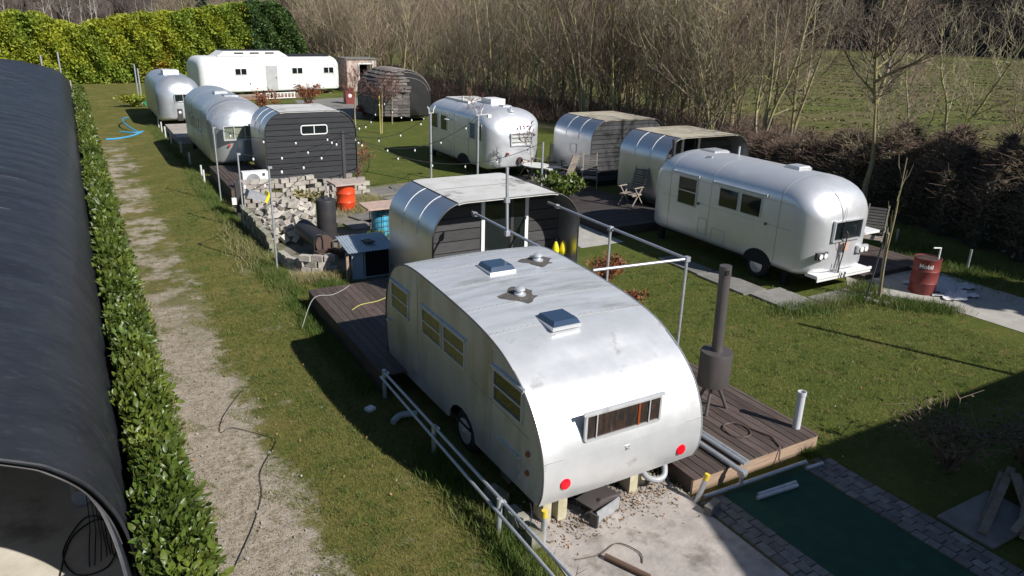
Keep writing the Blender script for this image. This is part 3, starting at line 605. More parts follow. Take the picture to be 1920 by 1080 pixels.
for i, (x, y0, y1, m, l_) in enumerate(((7.18, 5.8, 9.0, steel, 'galvanised pipe lying on the deck, the right one of the bundle'), (7.11, 5.78, 9.0, steel, 'galvanised pipe lying on the deck, middle of the bundle'), (6.93, 5.6, 9.0, steel, 'thick galvanised pipe lying on the deck nearest the caravan'))):
    o = MB().cyl((x, y0, .29), (x-.02, y1, .29), .03 if i < 2 else .038, n=12).build('steel_pipe', m); tag(o, l_, 'pipe', 'pipes lying on the deck')
    if i == 2: MB().cyl((x, 5.66, .31), (x, 5.66, .1), .03, n=10).box((x, 5.66, .28), (.08, .1, .09)).build('elbow_joint', steel, o)
for i, (a, b_, l_) in enumerate((((6.32, 5.70, .08), (8.2, 5.64, .08), 'long galvanised pipe on the ground along the deck front'), ((6.95, 5.38, .05), (7.66, 5.33, .05), 'short bluish pipe on the green carpet, the nearer one'), ((7.02, 5.43, .05), (7.7, 5.39, .05), 'short bluish pipe on the green carpet, beside the deck'), ((8.1, 5.55, .05), (8.42, 5.53, .05), 'short pipe end on the cobbles past the deck corner'))):
    tag(MB().cyl(a, b_, .028, n=12).build('steel_pipe', steel), l_, 'pipe', 'pipes on the ground before the deck')
tag(MB().box((6.27, 5.5, .07), (.26, .1, .12), rz=.3).build('kerb_block', slab_m, smooth=0), 'grey stone block at the foot of the leaning tube', 'block')
tag(MB().cyl((4.52, 5.42, .05), (4.75, 4.9, .05), .035, n=10).build('wooden_stake', mat('brown_stake', (.12, .07, .045), .8)), 'brown wooden stake lying on the concrete yard at the bottom edge', 'stake')
tag(MB().tube(smoothpath([(4.2, 5.55, .025), (4.5, 5.5, .02), (4.8, 5.55, .03), (4.93, 5.3, .03), (4.85, 5.15, .02)], 6), .007, 5).build('wire', mat('rusty_wire', (.1, .07, .05), .7)), 'thin curved wire on the concrete next to the brown stake', 'wire')
tag(MB().tube(smoothpath([(.73, 7.18, .02), (1.1, 7.9, .02), (1.32, 8.47, .02), (1.42, 9.0, .02), (1.72, 9.55, .02), (1.78, 9.75, .02), (1.6, 10.0, .02), (1.3, 10.35, .02), (1.12, 10.3, .02), (1.26, 10.8, .02), (1.66, 11.5, .02)], 8), .005, 5).build('cable', cable_m), 'long thin black cable winding across the dirt track', 'cable')

# ------------------------------------------------------------------ sheet-metal pods
def pod(name, label, x0, x1, y0, y1, z0, z1, setback, wall_m, roof_m, side='closed', win=None, door=False, porthole=None, nb=10, raised=True):
    t = thing(name, label, 'cabin', ((x0+x1)/2, (y0+y1)/2, 0)); r = .78
    out = rrect(x0, x1, z0, z1, r, .45, n=12)   # starts at right, goes over the top to the left
    n = len(out)
    # shell pieces: roof plate, left and right wraps in three panels each
    def arc(f): return [p for p in out if f(p)]
    segY = [y0+(y1-y0)*k/3 for k in range(4)]
    idx_top = [i for i in range(n) if out[i][1] > z1-.05]
    right_run = list(range(39, 52))+list(range(0, idx_top[0]+1)); left_run = list(range(idx_top[-1], 39))
    if side == 'closed': pass
    for k in range(3):
        a, b_ = segY[k]+(.0 if k == 0 else .003), segY[k+1]
        for run in (left_run, right_run):
            pts = [out[i] for i in run]; MB().strip(pts, 1, a, b_).strip([(p[0]+(.03 if p[0] < (x0+x1)/2 else -.03), p[1]) for p in pts], 1, a, b_).build('shell_panel', pod_metal, t, smooth=60)
    top = [out[i] for i in idx_top]
    for a, b_ in ((y0, (y0+y1)/2-.003), ((y0+y1)/2+.003, y1)):
        MB().prism([(p[0], p[1]+.004) for p in top]+[(p[0], p[1]-.035) for p in reversed(top)], 1, a, b_).build('roof_sheet', roof_m, t, smooth=60)
    for y in segY[1:3]:
        MB().tube([(p[0]+(-.004 if p[0] < (x0+x1)/2 else .004), y, p[1]) for p in [out[i] for i in left_run] if p[1] > z0+.9], .008, 4).build('cover_strip', white, t)
        MB().tube([(p[0]-.002, y, p[1]) for p in [out[i] for i in left_run] if p[1] <= z0+.95], .005, 4).build('cover_strip', steel, t)
    MB().tube([(p[0], (y0+y1)/2+.001, p[1]+.006) for p in top], .012, 4).build('roof_seam', mat('roof_tape', (.22, .21, .2), .7) if 'roof_tape' not in MATS else MATS['roof_tape'], t)
    for xx in (top[0], top[-1]): MB().cyl((xx[0], y0, xx[1]+.006), (xx[0], y1, xx[1]+.006), .011, n=5).build('roof_edge', trim, t)
    MB().tube([(p[0], y0-.003, p[1]) for p in out]+[(out[0][0], y0-.003, out[0][1])], .014, 5).build('rim', trim, t)
    # wooden gable in boards
    yw = y0+setback
    def xr(z):
        xs = []
        for i in range(n):
            p, q = out[i], out[(i+1) % n]
            if (p[1]-z)*(q[1]-z) <= 0 and abs(p[1]-q[1]) > 1e-6: xs.append(p[0]+(q[0]-p[0])*(z-p[1])/(q[1]-p[1]))
        return (min(xs)+.035, max(xs)-.035) if len(xs) > 1 else (x0+r, x1-r)
    bh = (z1-z0-.06)/nb
    holes = [door] if door else []
    for face, yy in ((0, yw), (1, y1-.04)):
        if face == 1: MB().prism([(p[0]*.985+(x0+x1)/2*.015, p[1]*.985+.02) for p in out], 1, yy, yy+.02).build('back_wall', black_wood, t, smooth=0); continue
        for k in range(nb):
            a = z0+.03+k*bh; b_ = a+bh-.02+random.uniform(-.004, .004); zs = [a+(b_-a)*j/3 for j in range(4)]
            L = [(xr(z)[0], z) for z in zs]; Rr = [(xr(z)[1], z) for z in zs]
            if door:
                dx0, dx1 = door
                parts_ = [L[::-1]+[(dx0, zs[0]), (dx0, zs[-1])], [(dx1, zs[-1]), (dx1, zs[0])]+Rr]
            else: parts_ = [L[::-1]+Rr]
            for pp in parts_:
                tl = random.uniform(-.010, .006); MB().prism(pp, 1, yw+tl, yw+.03).build('board', wall_m, t, smooth=0)
    MB().prism([(p[0]*.98+(x0+x1)/2*.02, p[1]*.98+.02) for p in out], 1, yw+.032, yw+.045).build('backing', dark_m, t, smooth=0)
    if setback > .1:
        pass
    if win: window(t, '-y', (win[0], yw-.004, win[1]), win[2], win[3], glass, white, .035, .03, mull=1, r=.09)
    if door:
        dx0, dx1 = door; zt_ = z1-.04; dr = MB().b2((dx0, yw-.03, z0+.05), (dx0+.08, yw+.03, zt_)).b2((dx1-.08, yw-.03, z0+.05), (dx1, yw+.03, zt_)).b2((dx0+.08, yw-.03, zt_-.07), (dx1-.08, yw+.03, zt_)).build('door', white, t, smooth=0)
        MB().b2((dx0+.08, yw, z0+.05), (dx1-.08, yw+.01, zt_-.07)).build('pane', glass, dr, smooth=0)
        MB().b2(((dx0+dx1)/2+.15, yw-.012, z0+.05), ((dx0+dx1)/2+.22, yw+.0, zt_-.07)).build('sash', dark_pipe, dr, smooth=0)
    if porthole:
        y, z, w, h = porthole; window(t, '-x', (x0-.003, y, z), w, h, pod_metal, steel, .02, .012, r=.07, name='hatch')
    MB().b2((x0+.5, y0+.1, 0), (x1-.5, y1-.05, z0+.01)).build('plinth', dark_m, t, smooth=0)
    return t
pod('metal_cabin', 'sheet metal cabin with glazed door and open porch right behind the nearest caravan', 5.72, 9.25, 12.95, 15.35, .12, 2.42, .75, grey_wood, pod_roof, door=(7.2, 8.38), nb=9)
pod('metal_cabin', 'sheet metal cabin with blank grey board gable, the one beside the wooden chairs', 16.35, 19.9, 22.4, 24.95, .25, 2.50, .04, grey_wood, pod_roof_brown, win=(19.0, 1.98, .9, .34), porthole=(23.55, 1.35, .42, .36), nb=13)
pod('metal_cabin', 'sheet metal cabin with white framed door in an open porch behind the right trailer', 15.9, 19.55, 17.75, 20.1, .22, 2.53, .75, grey_wood, pod_roof_brown, door=(17.2, 18.0), porthole=(18.95, 1.18, .45, .30), nb=9)
pod('metal_cabin', 'sheet metal cabin with black board gable and small window, festooned with bulbs', 5.38, 8.62, 26.2, 28.5, .36, 2.74, .02, black_wood, pod_roof, win=(7.1, 2.1, .95, .34), nb=12)
# yellow clogs hung on the porch wall
cl = thing('clogs', 'pair of yellow clogs hanging in the cabin porch', 'clogs', (9.0, 13.4, .95))
for dx in (-.1, .1):
    MB().lathe((9.0+dx, 13.3, .86), [(.03, 0), (.075, .05), (.085, .14), (.06, .26), (.025, .34)], 14).build('clog', yellow, cl)
MB().tube([(8.95, 13.35, 1.2), (9.02, 13.5, 1.28), (9.05, 13.35, 1.2)], .008, 5).build('hook', dark_m, cl)

# ------------------------------------------------------------------ pipe pergola
pg = thing('pipe_pergola', 'galvanised pipe frame running forward from the cabin porch over the lawn edge', 'pergola', (7.5, 10.5, 0))
def gp(a, b_, r=.026): MB().cyl(a, b_, r, n=10).build('pipe', steel, pg)
gp((6.63, 13.0, 2.18), (6.6, 9.9, 2.16)); gp((8.55, 13.15, 2.17), (8.47, 8.72, 2.17)); gp((6.75, 8.98, 2.13), (8.47, 8.7, 2.17))
gp((8.47, 8.70, 0), (8.47, 8.70, 2.2)); gp((8.5, 10.85, 0), (8.5, 10.85, 2.16)); gp((6.48, 11.3, 2.15), (6.45, 11.3, 3.4), .028)
for c in ((8.47, 8.7, 2.17), (8.5, 10.85, 2.16), (6.63, 12.9, 2.16), (8.55, 12.8, 2.16), (6.48, 11.3, 2.18), (6.46, 11.3, 2.8)): MB().box(c, (.085, .085, .085)).build('clamp', steel, pg)

# ------------------------------------------------------------------ streamlined trailers
def trailer(label, X0, X1, Y0, Y1, zb, zt, m, rp, rr, **k):
    t = thing('trailer', label, 'trailer', ((X0+X1)/2, (Y0+Y1)/2, 0)); b = shell(X0, X1, Y0, Y1, zb, zt, rp, rr, **k); b.build('body', m, t, smooth=60)
    MB().b2((X0+.25, Y0+.35, zb-.1), (X0+.35, Y1-.4, zb+.03)).b2((X1-.35, Y0+.35, zb-.1), (X1-.25, Y1-.4, zb+.03)).build('chassis', dark_m, t)
    for x in (X0+.3, X1-.3):
        for y in (Y0+.6, Y1-.7): MB().b2((x-.07, y-.07+.25, 0), (x+.07, y+.07+.25, zb-.1)).build('jack', dark_m, t, smooth=0)
    return t, b
# right trailer
t, b = trailer('silver trailer on the right with wheel, rear bumper and awning rails', 13.98, 16.2, 10.45, 16.25, .42, 2.62, alu_bright, .62, .95, side=.72, ex=2.15, bulge=.015)
X = 13.98
wl = MB().prism([(12.0-.02+.45*math.cos(a), .40+.36*math.sin(a)) for a in [math.pi*k/10 for k in range(11)]], 0, X-.006, X+.02).build('wheel_arch', dark_m, t, smooth=0)
wheel(t, (X+.10, 11.98, .34), .33, .17)
window(t, '-x', (X-.002, 14.62, 1.66), .74, .78, glass, alu_dull, .035, .022, transom=1, r=.05)
for y in (12.38, 13.12): window(t, '-x', (X-.002, y, 1.76), .68, .52, glass, alu_dull, .03, .02, r=.05)
window(t, '-y', (15.08, 10.435, 1.50), 1.0, .50, glass, alu_bright, .035, .05, r=.03)
for y0, y1, z in ((14.2, 15.15, 2.12), (11.9, 13.65, 2.1)): MB().cyl((X-.045, y0, z), (X-.045, y1, z), .03, n=10).box((X-.03, y0, z), (.07, .04, .07)).box((X-.03, y1, z), (.07, .04, .07)).build('awning_rail', steel, t)
seam_ring(b, 11.5, 1.05, t, MATS['seam_grey'], .005); seam_ring(b, 13.75, 3, t, MATS['seam_grey'], .004); seam_ring(b, 15.3, .95, t, MATS['seam_grey'], .005)
seam_line(t, [(X-.001, 11.1, 1.42), (X-.001, 15.6, 1.42)], MATS['seam_grey'], .004); seam_line(t, [(X-.001, 11.1, 2.02), (X-.001, 15.6, 2.02)], MATS['seam_grey'], .004)
for c, w, h in (((13.95, .85), .30, .42), ((13.35, .72), .46, .34)):
    y, z = c; o = MB(); o.tube([(X-.003, y-w/2, z-h/2), (X-.003, y+w/2, z-h/2), (X-.003, y+w/2, z+h/2), (X-.003, y-w/2, z+h/2), (X-.003, y-w/2, z-h/2)], .006, 4).build('locker_door', MATS['seam_grey'], t)
MB().b2((14.2, 10.33, .42), (16.0, 10.7, .50)).b2((14.12, 10.29, .45), (16.08, 10.33, .51)).b2((14.14, 10.3, .38), (16.06, 10.325, .43)).build('bumper', white_alu, t, smooth=0)
for x in (14.27, 15.72):
    o = MB().box((x, 10.40, .98), (.36, .07, .17)).build('lamp_housing', alu_bright if x > 15 else dark_pipe, t, smooth=0)
    for dx in (-.08, .08): MB().cyl((x+dx, 10.35, .98), (x+dx, 10.33, .98), .062, n=16).build('tail_lamp', white, o)
MB().box((15.02, 10.36, 1.12), (.22, .02, .2)).build('number_plate', mat('pink_plate', (.55, .36, .3), .6), t)
MB().tube([(14.95, 10.36, 1.5), (14.98, 10.32, 1.45), (14.93, 10.33, .9), (14.86, 10.33, .5)], .014, 6).build('tow_wire', dark_pipe, t)
for dx in (-.04, .05): MB().cyl((14.85+dx, 10.34, .5), (14.85+dx, 10.34, .78), .016, n=8).build('latch', steel, t)
vent(t, 15.25, 12.2, 2.63, .46, .06, alu_bright, alu_dull); vent(t, 15.2, 15.0, 2.61, .56, .05, alu_dull, alu_dull)
MB().cyl((15.45, 14.35, 2.55), (15.45, 14.35, 2.82), .03, n=10).build('flue', steel, t); MB().box((14.55, 14.5, 2.55), (.12, .12, .08), rz=.5).build('roof_cleat', steel, t); MB().box((14.7, 11.7, 2.55), (.08, .08, .06)).build('roof_cleat', dark_m, t)
for x, y in ((13.97, 14.15), (13.97, 11.85)): MB().box((x-.02, y, 1.42), (.03, .03, .06)).build('bracket', dark_m, t)
# centre trailer
t, b = trailer('weathered silver trailer beyond the lawn with a white air conditioner on its roof', 13.55, 16.05, 25.2, 31.5, .34, 2.66, alu_bright, .7, 1.0, side=.76, ex=2.1)
X = 13.55
for y, w in ((30.3, .7), (29.3, .62), (26.6, .5), (26.0, .4)): window(t, '-x', (X-.002, y, 1.72), w, .66, glass if y > 27 else mat('blue_grey_glass', (.05, .12, .22), .15, spec=.6) if y > 26.3 else glass, alu_dull, .03, .02)
fw = window(t, '-y', (14.98, 25.16, 1.52), 1.0, .52, mat('white_blind', (.52, .53, .5), .5, 0, (.3, .31, .28), 8, stretch=(.3, 1, 3)), alu_bright, .05, .05, transom=2)
for x in (-.16, 0, .16): MB().cyl((15.03+x, 25.15, 2.02), (15.03+x, 25.08, 2.02), .035, n=10).build('marker_lamp', mat('dark_red_lens', (.25, .02, .02), .3) if 'dark_red_lens' not in MATS else MATS['dark_red_lens'], t)
MB().cyl((14.35, 25.2, .98), (14.35, 25.08, .98), .05, n=10).build('tail_lamp', MATS['dark_red_lens'], t); MB().cyl((14.9, 25.2, .72), (14.9, 25.05, .72), .11, n=16).build('socket', rust, t)
MB().b2((14.7, 27.2, 2.6), (15.35, 28.1, 2.86)).build('air_conditioner', white, t); vent(t, 14.9, 26.4, 2.66, .4, .05, alu_bright); MB().lathe((14.8, 25.75, 2.52), [(.16, 0), (.15, .05), (.08, .08), (.04, .1), (.04, .2)], 14).build('flue_cap', alu_bright, t)
MB().cyl((14.25, 28.9, 2.5), (14.25, 28.9, 2.85), .05, n=10).build('flue', alu_bright, t)
MB().b2((14.2, 28.3, 2.58), (15.6, 30.5, 2.68)).build('roof_patch', pod_roof, t, smooth=0)
MB().prism([(27.4+.6*math.cos(a), .33+.38*math.sin(a)) for a in [math.pi*k/10 for k in range(11)]], 0, X-.006, X+.02).build('wheel_arch', dark_m, t, smooth=0)
seam_ring(b, 26.2, 1.0, t, MATS['seam_grey'], .006); seam_ring(b, 28.3, 3, t, MATS['seam_grey'], .006); seam_ring(b, 30.5, 1.0, t, MATS['seam_grey'], .006)
seam_line(t, [(X-.001, 26, 1.3), (X-.001, 30.9, 1.3)], MATS['seam_grey'], .006)
for y0, y1, z0, z1 in ((28.6, 29.6, .55, 1.0), (26.25, 26.95, .5, 2.2)): MB().tube([(X-.003, y0, z0), (X-.003, y1, z0), (X-.003, y1, z1), (X-.003, y0, z1), (X-.003, y0, z0)], .008, 4).build('locker_door', MATS['seam_grey'], t)
MB().b2((X-.26, 28.5, 1.93), (X-.02, 28.75, 1.955)).build('wall_lamp', white, t)
# left trailer (panelled dome ends)
t, b = trailer('blue reflecting silver trailer with panelled dome end next to the black board cabin', 4.12, 6.25, 29.3, 37.2, .48, 2.85, alu, .85, 1.15, side=.66, ex=2.0)
X = 4.12
window(t, '-y', (5.12, 29.24, 1.68), 1.18, .55, glass_green, alu_bright, .045, .07, mull=2)
for y, w in ((34.5, .7), (33.3, .7), (32.1, .6)): window(t, '-x', (X-.002, y, 1.65), w, .55, glass_green, alu_dull, .03, .02)
for k in range(1, 8): seam_ring(b, 29.3+.16*k*k**.35, .16*k*k**.35, t, MATS['seam_grey'], .006, keep=1.5)
seam_ring(b, 31.5, 3, t, MATS['seam_grey'], .006); seam_ring(b, 34, 3, t, MATS['seam_grey'], .006)
seam_line(t, [(X-.001, 30.2, 1.28), (X-.001, 36.3, 1.28)], MATS['seam_grey'], .006)
MB().box((4.72, 29.26, 1.22), (.07, .03, .07), rot=Matrix.Rotation(R(45), 3, 'Y')).build('heart_badge', red_lens, t); MB().b2((4.95, 29.24, .85), (5.15, 29.27, 1.1)).build('number_plate', white, t)
vent(t, 5.1, 32.6, 2.86, .5, .06, alu_bright); MB().b2((5.0, 31, 2.82), (5.5, 31.6, 2.87)).build('roof_patch', alu_dull, t, smooth=0)
MB().cyl((6.2, 29.9, 1.2), (6.25, 29.9, 1.2), .05).build('marker_lamp', red_lens, t)
# far left trailer
t, b = trailer('small polished trailer with square twin window at the far left by the big white home', 3.68, 5.95, 43.8, 51.5, .38, 2.68, alu, .7, .95, side=.5)
window(t, '-y', (4.95, 43.76, 1.58), .86, .42, glass, alu_dull, .03, .05, mull=1, r=.02); MB().box((4.72, 43.76, .72), (.26, .06, .62)).build('meter_box', dark_pipe, t)
MB().cyl((4.72, 43.7, .85), (4.72, 43.72, .85), .07).build('meter_dial', white, t); MB().b2((4.35, 46.0, 2.6), (5.15, 47.2, 2.86)).build('air_conditioner', white, t)
seam_line(t, [(3.679, 44.8, 1.3), (3.679, 50.7, 1.3)], MATS['seam_grey'], .008)

# ------------------------------------------------------------------ long mobile home
mh = thing('mobile_home', 'long white mobile home with raised skylight roof at the end of the lawn', 'mobile home', (8.05, 59.3, 0), rz=R(11))
def mhb(name, bld, m, par=None, sm=60, **k): 
    o = bld.build(name, m, None, smooth=sm, **k); o.parent = par or mh; return o
L = 11.3; D = 3.3; z0 = .35; z1 = 2.95
b = shell(-D/2, D/2, 0, L, z0, z1, .55, .6, side=.72, ex=2.6, bulge=.03)
b.v = [(y, x+D/2, z) for x, y, z in b.v]; mhb('body', b, white_alu)
mhb('clerestory', MB().prism([(1.6, 2.93), (2.2, 3.32), (6.4, 3.32), (7.1, 2.93)], 1, .75, 2.4), white, sm=0)
for x in (2.9, 4.1, 5.3): mhb('skylight', MB().b2((x, .725, 3.1), (x+.72, .752, 3.2)), glass, sm=0)
mhb('roof_sheet', MB().b2((2.2, .72, 3.325), (6.4, 2.45, 3.36)), membrane, sm=0); mhb('roof_sheet', MB().b2((7.2, .6, 2.93), (10.7, 2.7, 2.99)), membrane, sm=0)
for x in (3.0, 7.5, 10.2):
    f = mhb('window', MB().b2((x-.46, -.035, 1.6), (x+.46, .03, 2.1)), white, sm=0)
    for dx in (-.42, .03): mhb('pane', MB().b2((x+dx, -.045, 1.64), (x+dx+.39, -.036, 2.06)), glass, par=f, sm=0)
d = mhb('door', MB().b2((4.95, -.03, .5), (5.85, .0, 2.25)), alu_dull, sm=0); mhb('door_handle', MB().b2((5.7, -.05, 1.3), (5.76, -.03, 1.42)), trim, par=d)
for x in (.8, 3, 5.5, 8, 10.4):
    for y in (.5, 2.4): mhb('pier', MB().b2((x, y, 0), (x+.3, y+.3, .34)), block_m, sm=0)
tr = thing('raised_terrace', 'low timber terrace along the foot of the long white mobile home', 'terrace', (11, 57.5, 0), rz=R(11))
for k in range(9): mhb('board', MB().b2((-3.2, .0+k*.16, .26), (4.6, .15+k*.16, .29)), old_wood, par=tr, sm=0)
mhb('fascia', MB().b2((-3.2, -.03, .02), (4.6, -.005, .28)), mat('brown_fascia', (.2, .12, .09), .8), par=tr, sm=0)
for nm, sx, l_ in (('ladder', 0, 'white aluminium ladder lying along the terrace of the mobile home'),):
    ld = thing('ladder', l_, 'ladder', (11.6, 56.6, .1), rz=R(11))
    for z in (.05, .42): mhb('rail', MB().b2((0, -.02, z), (2.7, .02, z+.05)), white, par=ld, sm=0)
    for k in range(10): mhb('rung', MB().b2((.15+k*.27, -.012, .09), (.21+k*.27, .012, .43)), white, par=ld, sm=0)

# outbuilding right of the mobile home
ob = thing('outbuilding', 'small flaking plaster shed with white door frame right of the mobile home', 'shed', (21.3, 62.5, 0))
MB().b2((20.0, 62.5, 0), (20.95, 62.65, 2.6)).b2((22.35, 62.5, 0), (22.6, 62.65, 2.6)).b2((20.95, 62.5, 2.35), (22.35, 62.65, 2.6)).b2((20.0, 62.66, 0), (20.15, 65, 2.6)).build('wall', render_wall, ob, smooth=0)
MB().b2((19.9, 62.4, 2.61), (22.7, 65.1, 2.7)).build('roof', slab_m, ob, smooth=0)
MB().b2((20.96, 62.44, 0), (21.08, 62.49, 2.34)).b2((22.2, 62.44, 0), (22.34, 62.49, 2.5)).b2((21.08, 62.44, 2.22), (22.2, 62.49, 2.34)).build('door_frame', white, ob, smooth=0)
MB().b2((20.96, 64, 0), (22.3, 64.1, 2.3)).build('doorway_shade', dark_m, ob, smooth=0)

# ------------------------------------------------------------------ woven reed hut
hut = thing('reed_hut', 'dark rounded hut clad in weathered grey shingle strips behind young trees', 'hut', (17.3, 44, 0))
b = shell(15.55, 19.1, 42.4, 47.6, .25, 3.0, 1.1, 1.25, side=.42, ex=2.1, bulge=.3); b.build('core', dark_m, hut, smooth=60)
cnt = 0
def outline(z):
    P = []
    for d in [2.4, 2.1, 1.8, 1.5, 1.2, .95, .72, .52, .35, .2, .1, .04, 0]:
        sc = [p for p in b.sec(d) if p[0] <= 0]; best = None
        for p, q in zip(sc[:-1], sc[1:]):
            if (p[1]-z)*(q[1]-z) <= 0 and abs(p[1]-q[1]) > 1e-6: best = p[0]+(q[0]-p[0])*(z-p[1])/(q[1]-p[1])
        if best is not None and z < max(p[1] for p in sc): P.append((b.cx+best, 42.4+d))
    if not P: return []
    P = [(P[0][0], 47.0)]+P; x0 = P[-1][0]; y0 = P[-1][1]
    for f in (.15, .35, .6, 1.0): P.append((x0+(b.cx-x0)*f, y0-.28*math.sin(f*math.pi/2)*(1 if y0 < 42.5 else .2)))
    return P+[(2*b.cx-x, y) for x, y in reversed(P[:-1])]
zs = [.42+.175*k for k in range(15)]
for z in zs:
    O = outline(z); O2 = outline(z+.15)
    if not O: continue
    acc = .13
    for (xa, ya), (xb, yb) in zip(O[:-1], O[1:]):
        L_ = math.hypot(xb-xa, yb-ya)
        while acc < L_:
            f = acc/L_; x = xa+(xb-xa)*f; y = ya+(yb-ya)*f; rz = math.atan2(yb-ya, xb-xa); tz = max(0, (z-1.4)/1.5)
            if y < 46.5 and x < 19.2 and cnt < 298:
                nx, ny = math.sin(rz), -math.cos(rz)
                if ny*1+nx*.0 > .0 or x < b.cx:
                    MB().box((x+nx*.03, y+ny*.03, z+.05+random.uniform(-.02, .02)), (.36+random.uniform(0, .05), .04, .19), rot=Matrix.Rotation(rz+random.uniform(-.06, .06), 3, 'Z') @ Matrix.Rotation(R(-10-58*min(tz, 1)), 3, 'X')).build('shingle', thatch, hut, smooth=0, fix=False); cnt += 1
            acc += .37
        acc -= L_
bands = MB()
for y in [42.7+.35*k for k in range(14)]:
    d_ = min(y-42.4, 47.6-y); bands.tube([(b.cx+x*1.012, y+.03*math.sin(x*5), z+.015) for x, z in b.sec(max(d_, .02)) if z > 1.7], .03, 5)
bands.build('binding_strips', thatch, hut, smooth=0)
tag(MB().box((16.5, 47.5, .5), (.1, .1, 1)).build('stub_post', old_wood, smooth=0), 'short wooden stub behind the reed hut', 'post') if False else None
# ================================================================== PART TWO: yard, furniture, plants
# ------------------------------------------------------------------ block walls and rubble
def block_wall(label, path, rows, bl=.30, bh=.15, bd=.14, m=block_m, gap=.12, ragged=True, seed=1):
    rr = random.Random(seed); t = thing('block_wall', label, 'wall', (path[0][0], path[0][1], 0))
    P = [Vector(p) for p in path]; cum = [0]
    for a, b_ in zip(P[:-1], P[1:]): cum.append(cum[-1]+(b_-a).length)
    def at(s):
        for i in range(len(P)-1):
            if s <= cum[i+1] or i == len(P)-2:
                d = (P[i+1]-P[i]).normalized(); return P[i]+d*(s-cum[i]), math.atan2(d.y, d.x)
    for r_ in range(math.ceil(max(rows))):
        s = (r_ % 2)*bl/2+bl/2
        while s < cum[-1]:
            f = s/cum[-1]*(len(rows)-1); i = int(f); h = rows[i]+(rows[min(i+1, len(rows)-1)]-rows[i])*(f-i)
            if r_ < h-.2 and not (ragged and r_ > 1 and rr.random() < .06):
                p, a = at(s); MB().box((p.x+rr.uniform(-.015, .015), p.y+rr.uniform(-.03, .03), (r_+.5)*bh+.01), (bl-rr.uniform(.02, .06), bd*rr.uniform(.9, 1.1), bh-.012), rz=a+rr.uniform(-.07, .07)).build('block', m, t, smooth=0, fix=False)
            s += bl
    return t
block_wall('dry stacked pale block wall under the white air conditioner', [(3.95, 24.25), (5.4, 24.0), (7.1, 24.5)], [6, 6, 6, 5.5, 6, 4.5, 3], seed=3)
block_wall('low shaded block wall running beside the steel poles left of the rubble', [(3.75, 22.3), (3.78, 20.2), (3.85, 18.9)], [4, 4, 3.6, 3, 2], m=block_d, seed=4)
block_wall('low curved block wall at the near end of the yard beside the dark deck', [(3.86, 18.3), (3.92, 17.6), (4.15, 17.1), (4.5, 16.8), (4.85, 16.72)], [2, 2, 2, 3, 3.4], seed=5)
block_wall('short pale block wall behind the orange drum', [(6.75, 24.9), (8.5, 24.7)], [3, 4, 4.3, 3], seed=6)
rb = thing('rubble_pile', 'heap of loose pale concrete blocks inside the block walls', 'rubble', (4.9, 21.2, 0))
rr = random.Random(5); base = MB().box((0, 0, 0), (.27, .15, .13)); k = 0
proto = base.build('block', block_m, rb, smooth=0, fix=False); me0 = proto.data
for v in me0.vertices: v.co += Vector(rb.location)
mesh_variants = []
for i in range(5):
    b = MB(); jx = [rr.uniform(.8, 1.1) for _ in range(3)]; b.box((rb.location.x, rb.location.y, 0), (.27*jx[0], .15*jx[1], .13*jx[2])); b.v = [(x+rr.uniform(-.015, .015), y+rr.uniform(-.015, .015), z+rr.uniform(-.01, .01)) for x, y, z in b.v]; o = b.build('block', block_m, rb, smooth=0, fix=False); mesh_variants.append(o.data); bpy.data.objects.remove(o)
bpy.data.objects.remove(proto)
while k < 270:
    a = rr.random()*6.283; q = rr.random()**.6; x = q*1.15*math.cos(a); y = q*1.75*math.sin(a); h = .78*(1-q*q)**.8
    z = h*rr.uniform(.55, 1)+.06
    o = bpy.data.objects.new('block', mesh_variants[k % 5]); COL.objects.link(o); o.parent = rb; o.location = (x, y, z); o.rotation_euler = (rr.gauss(0, .45), rr.gauss(0, .45), rr.random()*3.14); k += 1
mv = MB(); n = 12
vs = [(4.9, 21.2, .62)]+[(4.9+1.05*math.cos(6.283*i/n), 21.2+1.65*math.sin(6.283*i/n), .02) for i in range(n)]; mv.add(vs, [(0, i+1, (i+1) % n+1) for i in range(n)]); mv.build('dust_heap', MATS['dirty_yard_paving'], rb)
# tub, post with lamp, air conditioner, poles
tb = thing('mortar_tub', 'grey and yellow mortar tub tipped on the block wall beside the rubble', 'tub', (4.3, 22.6, .62))
MB().box((4.25, 22.6, .74), (.55, .42, .2), rot=Matrix.Rotation(.4, 3, 'Y')).build('tub', steel, tb); MB().box((4.55, 22.6, .68), (.08, .44, .3), rot=Matrix.Rotation(.5, 3, 'Y')).build('rim', yellow, tb)
pt = thing('socket_post', 'black post carrying a small white socket box beside the block wall', 'post', (3.85, 23.1, 0))
MB().b2((3.76, 23.05, 0), (3.98, 23.25, 1.06)).build('post', dark_pipe, pt, smooth=0); MB().b2((3.62, 23.0, .42), (3.75, 23.1, .62)).build('socket_box', white, pt, smooth=0)
ac = thing('air_conditioner', 'white outdoor air conditioner with round grille on the block wall end', 'air conditioner', (4.7, 24.9, .47))
MB().b2((4.3, 24.75, .50), (5.1, 25.05, 1.04)).build('case', white, ac, smooth=0); fg = MB()
for r_ in (.06, .11, .16, .205): fg.tube([(4.62+r_*math.cos(a), 24.735, .77+r_*math.sin(a)) for a in [6.283*k/24 for k in range(25)]], .007, 4)
fg.build('fan_grille', steel, ac); MB().cyl((4.62, 24.748, .77), (4.62, 24.742, .77), .215, n=24).build('fan_recess', mat('grille_grey', (.28, .28, .28), .6), ac); MB().b2((4.92, 24.735, .9), (5.0, 24.75, .98)).build('badge', trim, ac)
deck('timber_deck', 'dark plank platform between the panelled trailer and the air conditioner', 3.95, 5.35, 25.1, 29.5, .46)
